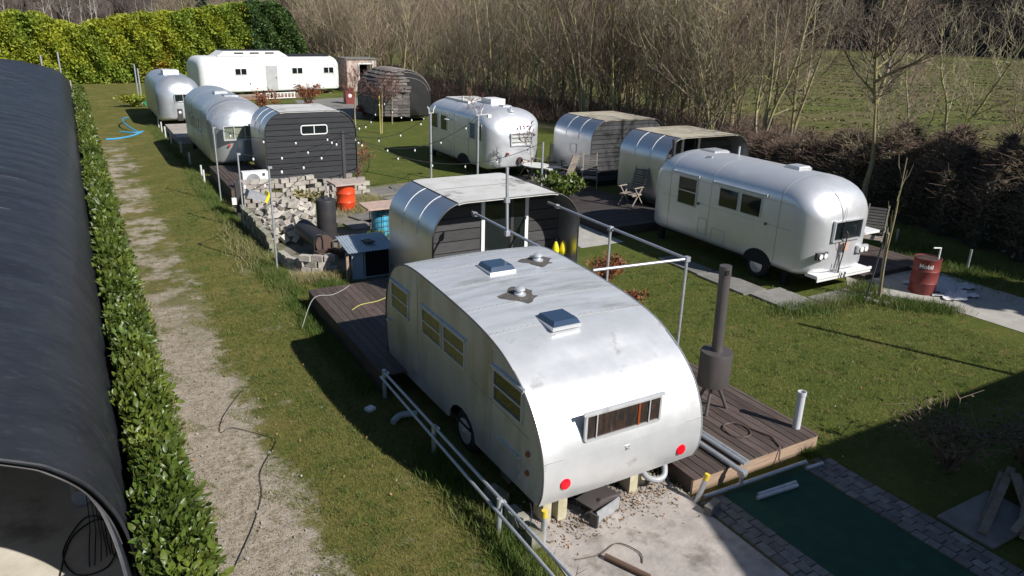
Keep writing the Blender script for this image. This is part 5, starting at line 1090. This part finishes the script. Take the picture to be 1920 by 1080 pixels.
# far wood beyond the fields (one mass)
arc = [(-160, 300), (-60, 325), (20, 330), (120, 320), (215, 280), (238, 200), (226, 130), (232, 60), (250, -20)]
tb_, ts_ = grow(400, 17, .22, 1, .15, 20, spread=.6, up=1, sub=(3, 0), rmin=.03); V0, F0 = seg_mesh(tb_+ts_)
Vs, Fs = [], []; base_n = 0; NT = 620
for i in range(NT):
    u = rng.random()*(len(arc)-1); k = min(int(u), len(arc)-2); f = u-k; dpt = rng.random()**1.3*45
    x = arc[k][0]*(1-f)+arc[k+1][0]*f; y = arc[k][1]*(1-f)+arc[k+1][1]*f; n_ = math.hypot(x, y); x += x/n_*dpt; y += y/n_*dpt
    a = rng.random()*6.28; s_ = rng.uniform(.8, 1.4); ca, sa = math.cos(a)*s_, math.sin(a)*s_
    v = np.stack([V0[:, 0]*ca-V0[:, 1]*sa+x, V0[:, 0]*sa+V0[:, 1]*ca+y, V0[:, 2]*s_], 1); Vs.append(v); Fs.append(F0+base_n); base_n += len(v)
np_mesh('far_wood', np.concatenate(Vs), np.concatenate(Fs), far_twig, kind='stuff')
b = MB(); P = []
for i in range(len(arc)-1):
    for j in range(26):
        f = j/26; x = arc[i][0]*(1-f)+arc[i+1][0]*f; y = arc[i][1]*(1-f)+arc[i+1][1]*f; n_ = math.hypot(x, y); P.append((x+x/n_*24, y+y/n_*24))
mP = len(P); hz = [0, 5, 11, 17, 21]; vs = []
for hi, h in enumerate(hz):
    for i, (x, y) in enumerate(P):
        n_ = math.hypot(x, y); w_ = 3*math.sin(i*1.7+hi*2.1)+2*math.sin(i*.6+hi); vs.append((x+x/n_*(w_+h*.25), y+y/n_*(w_+h*.25), h*(1+.12*math.sin(i*2.3)+.08*math.sin(i*.71))))
b.add(vs, [(k*mP+i, k*mP+i+1, (k+1)*mP+i+1, (k+1)*mP+i) for k in range(len(hz)-1) for i in range(mP-1)])
b.build('far_wood_interior', mat('distant_wood_mass', (.075, .058, .05), 1, 0, (.045, .036, .032), .12, (.35, .65), bump=2.5, bscale=.25, col3=(.10, .08, .062), scale3=.4, stretch=(1, 1, .35)), smooth=60, kind='stuff')
bt = None
for i, px_ in enumerate((8, 26, 50, 95, 103, 116, 122, 137, 150, 156, 208, 218, 226)):
    Yb = 296+(i*7) % 17; x = (px_-115)/1381*Yb*1.13
    if bt is None:
        big, small = grow(410, 14, .16, 1, .3, 12, sub=(3, 0), rmin=.03, wob=.04); bt = make_tree('birch', 'pale stemmed birch at the far field edge, one of a row above the hedge', (x, Yb, 0), big, small, 'birches at the far field edge', mat('birch_bark', (.36, .33, .3), .8), far_twig)
    else: dup(bt, (x, Yb, 0), i*1.1, bt['label'], bt['group'], .8+.07*(i % 5))

# tall clipped hedge at the far left
def hh(x):
    t_ = [(-40, 5.4), (-8, 4.9), (-6, 4.8), (-3.3, 5.5), (-1.6, 5.3), (.7, 4.4), (2.5, 4.9), (5, 5.5), (9, 5.8), (12, 6.3), (16, 6.9), (18, 6.9), (19.2, 6.2), (20.6, 3.2)]
    for (a, h0), (b_, h1) in zip(t_[:-1], t_[1:]):
        if a <= x <= b_: return h0+(h1-h0)*(x-a)/(b_-a)
    return 5
def hy(x): return 73.2+.12*(x+5)
def hedge(name, label, x0, x1, m, N, size):
    t = thing(name, label, 'hedge', ((x0+x1)/2, 75, 0)); P = []; NN = []
    for _ in range(N):
        x = rng.uniform(x0, x1); h = hh(x); lump = .45*math.sin(x*1.9)+.35*math.sin(x*4.3+1); s_ = rng.random()
        if s_ < .72: z = h*rng.random()**.85; y = hy(x)-.1+lump*.5+.5*math.sin(z*2.2+x*2.7)*.5+.9*(z/h)**3+rng.random()*.5; nrm = (0, -.8, .35)
        else: y = hy(x)+.8+rng.random()*2.4; z = h-.15*rng.random()+.25*math.sin(x*3+y*2)-.15*abs(y-hy(x)-2); nrm = (0, -.2, .9)
        P.append((x, y, z)); NN.append(nrm)
    V, F = leaf_cards(np.array(P), size, np.array(NN), aspect=1.7); np_mesh('foliage', V, F, m, t)
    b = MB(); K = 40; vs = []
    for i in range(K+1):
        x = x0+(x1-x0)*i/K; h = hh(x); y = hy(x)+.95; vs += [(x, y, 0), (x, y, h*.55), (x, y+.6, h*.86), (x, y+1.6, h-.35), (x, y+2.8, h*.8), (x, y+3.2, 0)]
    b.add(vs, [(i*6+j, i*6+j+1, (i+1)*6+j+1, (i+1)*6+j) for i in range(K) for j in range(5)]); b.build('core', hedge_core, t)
hedge('tall_hedge', 'tall golden green hedge closing the far left end of the lawn', -16, 15.2, goldleaf, 68000, .26)
hedge('tall_hedge', 'dark green taller end of the hedge beside the wood', 15.0, 20.6, darkhedge, 18000, .24)

# laurel hedge beside the barn
lh = thing('laurel_hedge', 'clipped glossy laurel hedge between the barn and the dirt track', 'hedge', (.28, 7, 0))
def lay(N, ya, yb, size, inset=0.):
    y = rng.uniform(ya, yb, N); s_ = rng.random(N); w = .24+.03*np.sin(y*2.1)+.025*np.sin(y*5.3); top = 1.22+.07*np.sin(y*1.3)+.05*np.sin(y*4.1); cx = .15
    right = s_ < .52; z = np.where(right, rng.random(N)*top, top-.02+rng.normal(0, .04, N)); x = np.where(right, cx+w*(1-.35*np.clip((z-.9)/.5, 0, 1)**2)+rng.normal(0, .045, N), cx+rng.uniform(-1, 1, N)*w)
    z = np.where(right, z, z-.12*np.clip(np.abs(x-cx)/w, 0, 1)**3); P = np.stack([x, y, z], 1); nn = np.where(right[:, None], [[.9, -.1, .35]], [[.15, -.15, .9]]); return P, nn
def laurel_leaf_mesh():
    b = MB(); L_ = 1.; pr_ = [(0, 0), (.12, .13), (.38, .22), (.68, .19), (.9, .08), (1, 0)]
    vs = [(x, 0, -.06*math.sin(x*3)) for x, w in pr_]+[(x, w, .05-.06*math.sin(x*3)) for x, w in pr_[1:-1]]+[(x, -w, .05-.06*math.sin(x*3)) for x, w in pr_[1:-1]]
    fs = [(0, 1, 6), (1, 2, 7, 6), (2, 3, 8, 7), (3, 4, 9, 8), (4, 5, 9), (0, 10, 1), (10, 11, 2, 1), (11, 12, 3, 2), (12, 13, 4, 3), (13, 5, 4)]
    return vs, fs
LV, LF = laurel_leaf_mesh(); LVn = np.array(LV)
tri = []
for f in LF: tri += [f] if len(f) == 3 else [(f[0], f[1], f[2]), (f[0], f[2], f[3])]
tri = np.array(tri)
def real_leaves(P, nn, size):
    n = len(P); d = rng.normal(size=(n, 3))*.75+nn; d[:, 2] += .25; d /= np.linalg.norm(d, axis=1)[:, None]
    up = rng.normal(size=(n, 3))*.6+nn+[0, 0, .8]; s_ = np.cross(up, d); s_ /= np.linalg.norm(s_, axis=1)[:, None]; w = np.cross(d, s_); L_ = (size*(.7+.6*rng.random(n)))[:, None, None]
    v = (P[:, None]+L_*(LVn[None, :, :1]*d[:, None]+LVn[None, :, 1:2]*s_[:, None]+LVn[None, :, 2:]*w[:, None])).reshape(-1, 3); return v, (np.arange(n)[:, None, None]*len(LV)+tri[None]).reshape(-1, 3)
P, nn = lay(19000, 3.6, 14, .1); V, F = real_leaves(P, nn, .098*np.ones(len(P))*(.55+.75*rng.random(len(P)))); np_mesh('foliage', V, F, laurel, lh, smooth=True, kind='stuff')
P, nn = lay(34000, 14, 57, .15); V, F = leaf_cards(P, .135, nn, aspect=2.3); np_mesh('foliage', V, F, laurel, lh, kind='stuff')
lm = bpy.data.meshes.new('leaf'); lm.from_pydata(LV, [], LF); lm.materials.append(laurel); lm.shade_smooth()
P, nn = lay(300, 4.2, 8.2, .12)
for i in range(300):
    d = (Vector(rng.normal(size=3)*.6)+Vector(nn[i])+Vector((0, 0, .2))).normalized(); o = bpy.data.objects.new('leaf', lm); COL.objects.link(o); o.parent = lh; o.location = Vector(P[i])+Vector(nn[i])*.03-Vector(lh.location)
    o.rotation_euler = d.to_track_quat('X', 'Z').to_euler(); s_ = .11*rng.uniform(.6, 1.2); o.scale = (s_, s_, s_)
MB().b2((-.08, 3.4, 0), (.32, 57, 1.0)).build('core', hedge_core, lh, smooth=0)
b = []
for i in range(420):
    y = rng.uniform(3.6, 30); x = rng.uniform(0, .6); b.append(((x*.6, y, .3), (x, y+rng.uniform(-.1, .1), 1.15+rng.uniform(-.1, .1)), .008, .004))
V, F = seg_mesh(b); np_mesh('stems', V, F, tree_bark, lh, kind='stuff')

# bramble bank
br_t = thing('bramble_bank', 'dark tangled bramble bank behind the right trailer', 'brambles', (24.5, 14, 0))
cl_ = [(28.5, 27.5), (27.2, 23), (26.0, 19.5), (25.6, 16), (24.9, 13), (24.2, 10), (23.2, 6), (22.5, 0)]; hts = [.9, 1.1, 1.6, 2.3, 2.35, 2.3, 2.2, 2.2]; wds = [1.3, 1.6, 2.3, 2.5, 2.6, 2.6, 2.6, 2.6]
def bank(N):
    u = rng.random(N)*(len(cl_)-1.001); k = u.astype(int); f = u-k; A = np.array(cl_); c = A[k]*(1-f)[:, None]+A[k+1]*f[:, None]; h = np.array(hts)[k]*(1-f)+np.array(hts)[k+1]*f; w = np.array(wds)[k]*(1-f)+np.array(wds)[k+1]*f
    t = rng.uniform(-1, 1, N); lump = 1+.16*np.sin(u*9+t*2)+.12*np.sin(u*21-t*3); z = h*lump*np.sqrt(np.clip(1-np.abs(t)**2.4, 0, 1)); x = c[:, 0]+t*w+.25*np.sin(u*14); y = c[:, 1]+t*.3*w
    return np.stack([x, y, z], 1), h
P, h = bank(56000); P[:, 2] *= (1-.3*rng.random(len(P))**2); V, F = leaf_cards(P, .12, np.tile([[-.2, -.3, .6]], (len(P), 1)), aspect=1.6); np_mesh('foliage', V, F, bramble_leaf, br_t, kind='stuff')
P, h = bank(24000); D = rng.normal(size=P.shape)*.28; D[:, 2] = np.abs(D[:, 2])*.6; Q = P+D; segs = list(zip(P.tolist(), Q.tolist(), [.008]*len(P), [.004]*len(P))); V, F = seg_mesh(segs); np_mesh('stems', V, F, bramble_stem, br_t, kind='stuff')
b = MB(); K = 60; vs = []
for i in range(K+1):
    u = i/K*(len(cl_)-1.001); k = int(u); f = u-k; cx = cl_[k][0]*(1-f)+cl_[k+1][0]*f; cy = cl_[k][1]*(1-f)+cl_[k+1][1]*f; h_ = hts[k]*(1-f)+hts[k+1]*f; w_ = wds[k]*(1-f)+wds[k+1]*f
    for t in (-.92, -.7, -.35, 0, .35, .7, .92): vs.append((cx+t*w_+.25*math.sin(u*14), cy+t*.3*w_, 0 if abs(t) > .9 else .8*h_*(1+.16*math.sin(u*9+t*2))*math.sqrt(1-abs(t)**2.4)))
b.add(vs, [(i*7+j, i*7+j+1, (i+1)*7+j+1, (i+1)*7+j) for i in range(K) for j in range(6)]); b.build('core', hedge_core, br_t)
# scrub at the foot of the wood
N = 26000; u = rng.random(N); E_ = np.array([edge_at(v) for v in u]); x = E_[:, 0]-1.3+rng.random(N)**1.2*9; y = E_[:, 1]+rng.normal(0, .6, N); hgt = .55+.4*np.sin(E_[:, 1]*1.7)+.3*np.sin(x*2.3); z = np.clip(rng.random(N)*np.clip(hgt, .2, 2), .02, 2)
P = np.stack([x, y, z], 1); D = rng.normal(size=P.shape)*.25; D[:, 2] = np.abs(D[:, 2])+.25; segs = list(zip(P.tolist(), (P+D).tolist(), [.012]*N, [.006]*N)); V, F = seg_mesh(segs); np_mesh('undergrowth', V, F, bramble_stem, kind='stuff')
P2 = P[:14000]+rng.normal(0, .15, (14000, 3)); P2[:, 2] = np.abs(P2[:, 2]); V, F = leaf_cards(P2, .12, aspect=1.6); np_mesh('ivy_ground_cover', V, F, bramble_leaf, kind='stuff')

# shrubs
def shrub(name, label, c, r_, h, leaf, n, size, stems=14, cat='shrub', sm=None, seed=0):
    rr = random.Random(seed+int(c[0]*10)); t = thing(name, label, cat, (c[0], c[1], c[2] if len(c) > 2 else 0)); z0 = c[2] if len(c) > 2 else 0; segs = []; P = []
    for k in range(stems):
        a = rr.random()*6.28; q = rr.random()**.5*r_; e = (c[0]+q*math.cos(a), c[1]+q*math.sin(a), z0+h*rr.uniform(.6, 1)); m_ = (c[0]+q*.45*math.cos(a), c[1]+q*.45*math.sin(a), z0+h*.45); segs += [((c[0]+rr.uniform(-.05, .05), c[1], z0), m_, .014, .01), (m_, e, .01, .005)]
        for j in range(5): f = rr.uniform(.2, 1); s0 = [m_[i]+(e[i]-m_[i])*f for i in range(3)]; segs.append((s0, (s0[0]+rr.gauss(0, .14*r_*2), s0[1]+rr.gauss(0, .14*r_*2), s0[2]+abs(rr.gauss(0, .12))*h), .006, .004))
    for _ in range(n):
        s0, e, *_r = segs[rr.randrange(len(segs))]; f = rr.random(); P.append([s0[i]+(e[i]-s0[i])*f+rr.gauss(0, .05*r_*1.6) for i in range(3)])
    V, F = seg_mesh(segs); np_mesh('stems', V, F, sm or bramble_stem, t); V, F = leaf_cards(np.array(P), size, up=.3, aspect=1.8); np_mesh('foliage', V, F, leaf, t); return t
shrub('copper_beech', 'rust leaved beech shrub beside the pipe pergola and cabin', (10.1, 13.0), .5, .75, beech_leaf, 900, .085)
shrub('copper_beech', 'small rust leaved shrub nearer the pergola corner post', (9.9, 11.7), .3, .45, beech_leaf, 350, .08)
shrub('laurel_bush', 'bright green laurel bush at the deck edge behind the near cabin', (14.0, 20.6, .1), .75, .85, laurel, 1900, .14, 26)
shrub('rust_bush', 'rust brown bush before the long white mobile home', (13.9, 52.5), 1.0, 1.5, beech_leaf, 1200, .13)
shrub('rust_bush', 'rust brown bush left of the ladder by the panelled trailer', (9.8, 46.0), .8, 1.6, beech_leaf, 700, .13)
shrub('rust_bush', 'low rust brown bush by the terrace slabs', (15.6, 45.5), .6, .7, beech_leaf, 500, .12)
shrub('climbing_shrub', 'straggly brown green shrub at the right end of the black board cabin', (8.95, 27.2), .6, 1.35, MATS['dry_grass_blades'] if False else beech_leaf, 380, .09, 30)
shrub('yellow_shrub', 'low yellowish shrub beside the drive before the tall hedge', (3.3, 55.0), .9, .8, goldleaf, 1500, .14)
shrub('shade_shrub', 'dark bare shrub in the shaded right corner', (9.9, 4.6), .8, 1.0, bramble_leaf, 500, .07, 34)
shrub('shade_shrub', 'second dark shrub in the shade at the right edge', (11.0, 4.1), .7, .8, bramble_leaf, 420, .07, 34)
shrub('weed_clump', 'dry weed clump growing out of the stacked blocks', (6.1, 23.4), .5, .5, drygrass_m, 600, .12, 24, 'weeds')
shrub('weed_clump', 'green weed clump between the drum and the tank', (6.5, 18.6), .35, .3, tallgrass_m, 300, .12, 12, 'weeds')
for i, (x, y, h, l_) in enumerate(((13.6, 41.4, 3.2, 'young tree with reddish twigs left of the reed hut'), (14.1, 38.5, 3.0, 'young tree tied to a yellow stake before the reed hut'), (16.0, 41.9, 3.0, 'young tree with pale trunk touching the reed hut front'), (13.6, 27.3, 3.6, 'whip thin sapling before the weathered trailer'), (14.76, 23.9, 2.3, 'whip thin sapling beside the round table'), (16.9, 49.5, 2.6, 'young tree by the terrace behind the reed hut'))):
    big, small = grow(60+i, h, .045 if i < 3 else .022, 1, .55 if i < 3 else .6, 16 if i < 3 else 5, spread=.8, sub=(5, 4), rmin=.008, wob=.03)
    t = make_tree('young_tree', l_, (x, y, 0), [s for s in big], small, tw=MATS.get('red_twigs') or mat('red_twigs', (.16, .075, .055), .9), bark=tree_bark)
    if i == 1: MB().cyl((14.0, 38.45, 0), (14.0, 38.45, 2.0), .026, n=8).build('stake', mat('yellow_stake', (.5, .4, .06), .6), t).location = (0, 0, 0)
# evergreen trees outside the frame that shade the brambles
for i, (x, y, h) in enumerate(((25.2, 2.2, 11), (28.2, 3.2, 12), (31.4, 4.6, 12), (34.6, 6, 12), (22.6, -.2, 10))):
    t = thing('evergreen_tree', 'dense evergreen tree standing right of the path', 'tree', (x, y, 0), group='evergreens right of the path'); n = 5200; z = rng.random(n)*h*.75+h*.25; a = rng.random(n)*6.28; q = rng.random(n)**.5*(1.9*(1-(z/h)**1.6)+.35)
    V, F = leaf_cards(np.stack([x+q*np.cos(a), y+q*np.sin(a), z], 1), .5, aspect=1.5); np_mesh('foliage', V, F, conifer, t); MB().cyl((x, y, 0), (x, y, h*.9), .2, .03, n=8).build('trunk', tree_bark, t)

# ------------------------------------------------------------------ grass
n = 110000; u = rng.random(n)**.6; dd = 32+u*190; aa = rng.uniform(R(38), R(66), n); MP = np.stack([dd*np.sin(aa), dd*np.cos(aa), np.zeros(n)], 1); cl = np.sin(MP[:, 0]*.9+2*np.sin(MP[:, 1]*.35))+np.sin(MP[:, 1]*1.3+MP[:, 0]*.4); MP = MP[(cl > .1) & (MP[:, 0] > 29+.2*np.clip(40-MP[:, 1], 0, 20)*0)]
V, F = blades(MP, .10, .10, 1.6); np_mesh('meadow_tussocks', V, F, mat('tussock_grass', (.125, .125, .04), .9, 0, (.085, .085, .028), .4, (.4, .6), col3=(.16, .125, .06), scale3=.15, island=.3), kind='stuff')
ex = [(3.9, 6.3, 1, 11.2), (5.9, 8.45, 5.5, 13.1), (3.6, 6, 10.2, 14.8), (5.6, 9.4, 12.9, 15.5), (6.1, 8.8, 0, 5.8), (13.9, 16.4, 10, 16.4), (15.5, 19, 0, 11.6), (16.2, 19.1, 10.5, 13.7), (4, 8, 15, 26), (-9, .62, 0, 60)]
def lawnpts(N, x0, x1, y0, y1):
    P = np.stack([rng.uniform(x0, x1, N), rng.uniform(y0, y1, N), np.zeros(N)], 1)
    for a, b_, c, d in ex: P = P[~((P[:, 0] > a) & (P[:, 0] < b_) & (P[:, 1] > c) & (P[:, 1] < d))]
    return P
dirt = lambda P: P[(np.abs(P[:, 0]-1.12)+.22*np.sin(P[:, 1]*3.1)+.15*np.sin(P[:, 1]*7.7+P[:, 0]*9) > .5) | (rng.random(len(P)) < .06)]
PP = np.concatenate([dirt(lawnpts(90000, .6, 4.0, 4.5, 16)), lawnpts(70000, 8.3, 15.5, 5.5, 14.5), dirt(lawnpts(40000, .6, 3.8, 16, 30))])
V, F = blades(PP, .035, .0035, .6); np_mesh('lawn_grass', V, F, grass_m, kind='stuff')
def strip_pts(N, pts, wd):
    pts = np.array(pts); u = rng.random(N)*(len(pts)-1.001); k = u.astype(int); f = (u-k)[:, None]; c = pts[k]*(1-f)+pts[k+1]*f; c = c+rng.normal(0, wd, c.shape); return np.concatenate([c, np.zeros((N, 1))], 1)
TP = np.concatenate([strip_pts(7000, [(3.62, 3), (3.55, 8.5)], .14), strip_pts(5000, [(3.5, 10.5), (3.45, 15.3)], .12), strip_pts(13000, [(3.6, 15.5), (3.4, 17.5), (3.45, 20), (3.5, 23), (3.4, 27), (3.5, 30)], .17), strip_pts(6000, [(12.7, 10), (13.9, 9.8), (15.3, 9.9), (16.1, 10.3)], .2), strip_pts(4000, [(15.3, 9.4), (16.3, 8.4)], .18), strip_pts(3500, [(8.5, 5.7), (8.45, 8.6)], .07), strip_pts(7000, [(19.2, 9), (20, 11), (21, 13.5)], .6), strip_pts(5000, [(3.5, 30), (3.4, 40), (3.3, 45)], .15), strip_pts(3500, [(4.3, 16.2), (5, 15.0)], .15)])
V, F = blades(TP, .13, .006, .4); np_mesh('tall_grass', V, F, tallgrass_m, kind='stuff')
DP = np.concatenate([strip_pts(3500, [(3.9, 16.6), (4.4, 16.3), (4.9, 16.3)], .13), strip_pts(2500, [(5.6, 23.6), (6.6, 23.4)], .3), strip_pts(3000, [(7.0, 22.3), (7.9, 22.9), (8.2, 24)], .25), strip_pts(2500, [(3.4, 18), (3.5, 22)], .25)])
V, F = blades(DP, .16, .006, .5); np_mesh('dry_grass', V, F, drygrass_m, kind='stuff')
tc_ = np.concatenate([lawnpts(420, 1.6, 3.9, 4.5, 28), lawnpts(420, 8.8, 15.5, 5.5, 15)]); CP = np.repeat(tc_, 26, 0); CP[:, :2] += rng.normal(0, .045, (len(CP), 2)); V, F = blades(CP, .055, .0045, .7); np_mesh('grass_clumps', V, F, tallgrass_m, kind='stuff')
n = 5200; y = 4.5+rng.random(n)**1.6*16; x = 1.05+rng.normal(0, .32, n); a = rng.random(n)*6.28; l_ = rng.uniform(.02, .07, n); A_ = np.stack([x, y, np.full(n, .008)], 1); B_ = A_+np.stack([np.cos(a)*l_, np.sin(a)*l_, rng.uniform(0, .02, n)], 1)
V, F = seg_mesh(list(zip(A_.tolist(), B_.tolist(), [.0022]*n, [.0012]*n))); np_mesh('dry_twigs', V, F, mat('dry_bits', (.20, .145, .09), .9, island=.5), kind='stuff')
WP = np.concatenate([lawnpts(22, 1.8, 3.8, 4.5, 20), lawnpts(26, 8.8, 15.5, 5.5, 14)]); WP[:, 2] = .03; V, F = leaf_cards(WP, .028, aspect=1.2); np_mesh('pale_petals', V, F, white, kind='stuff')
LP = np.concatenate([lawnpts(520, .6, 3.8, 4.5, 20), lawnpts(420, 8.3, 15.5, 5.5, 14), strip_pts(700, [(4.2, 6.2), (6.1, 6.2)], .25)]); LP[:, 2] = .025; V, F = leaf_cards(LP, .035, aspect=1.4); np_mesh('fallen_leaves', V, F, mat('dead_leaves', (.22, .13, .06), .9, island=.4), kind='stuff')
GP = np.concatenate([strip_pts(900, [(4.3, 6.4), (6.2, 6.3)], .17), strip_pts(70, [(1.1, 5), (1.2, 16)], .35)]); b = MB()
for p in GP: s_ = random.uniform(.01, .035); b.box((p[0], p[1], s_*.3+.01), (s_, s_*random.uniform(.6, 1), s_*.6), rz=random.random()*3)
b.build('gravel', concrete, smooth=0, fix=False, kind='stuff')
for m_ in list(bpy.data.meshes):
    if m_.users == 0: bpy.data.meshes.remove(m_)
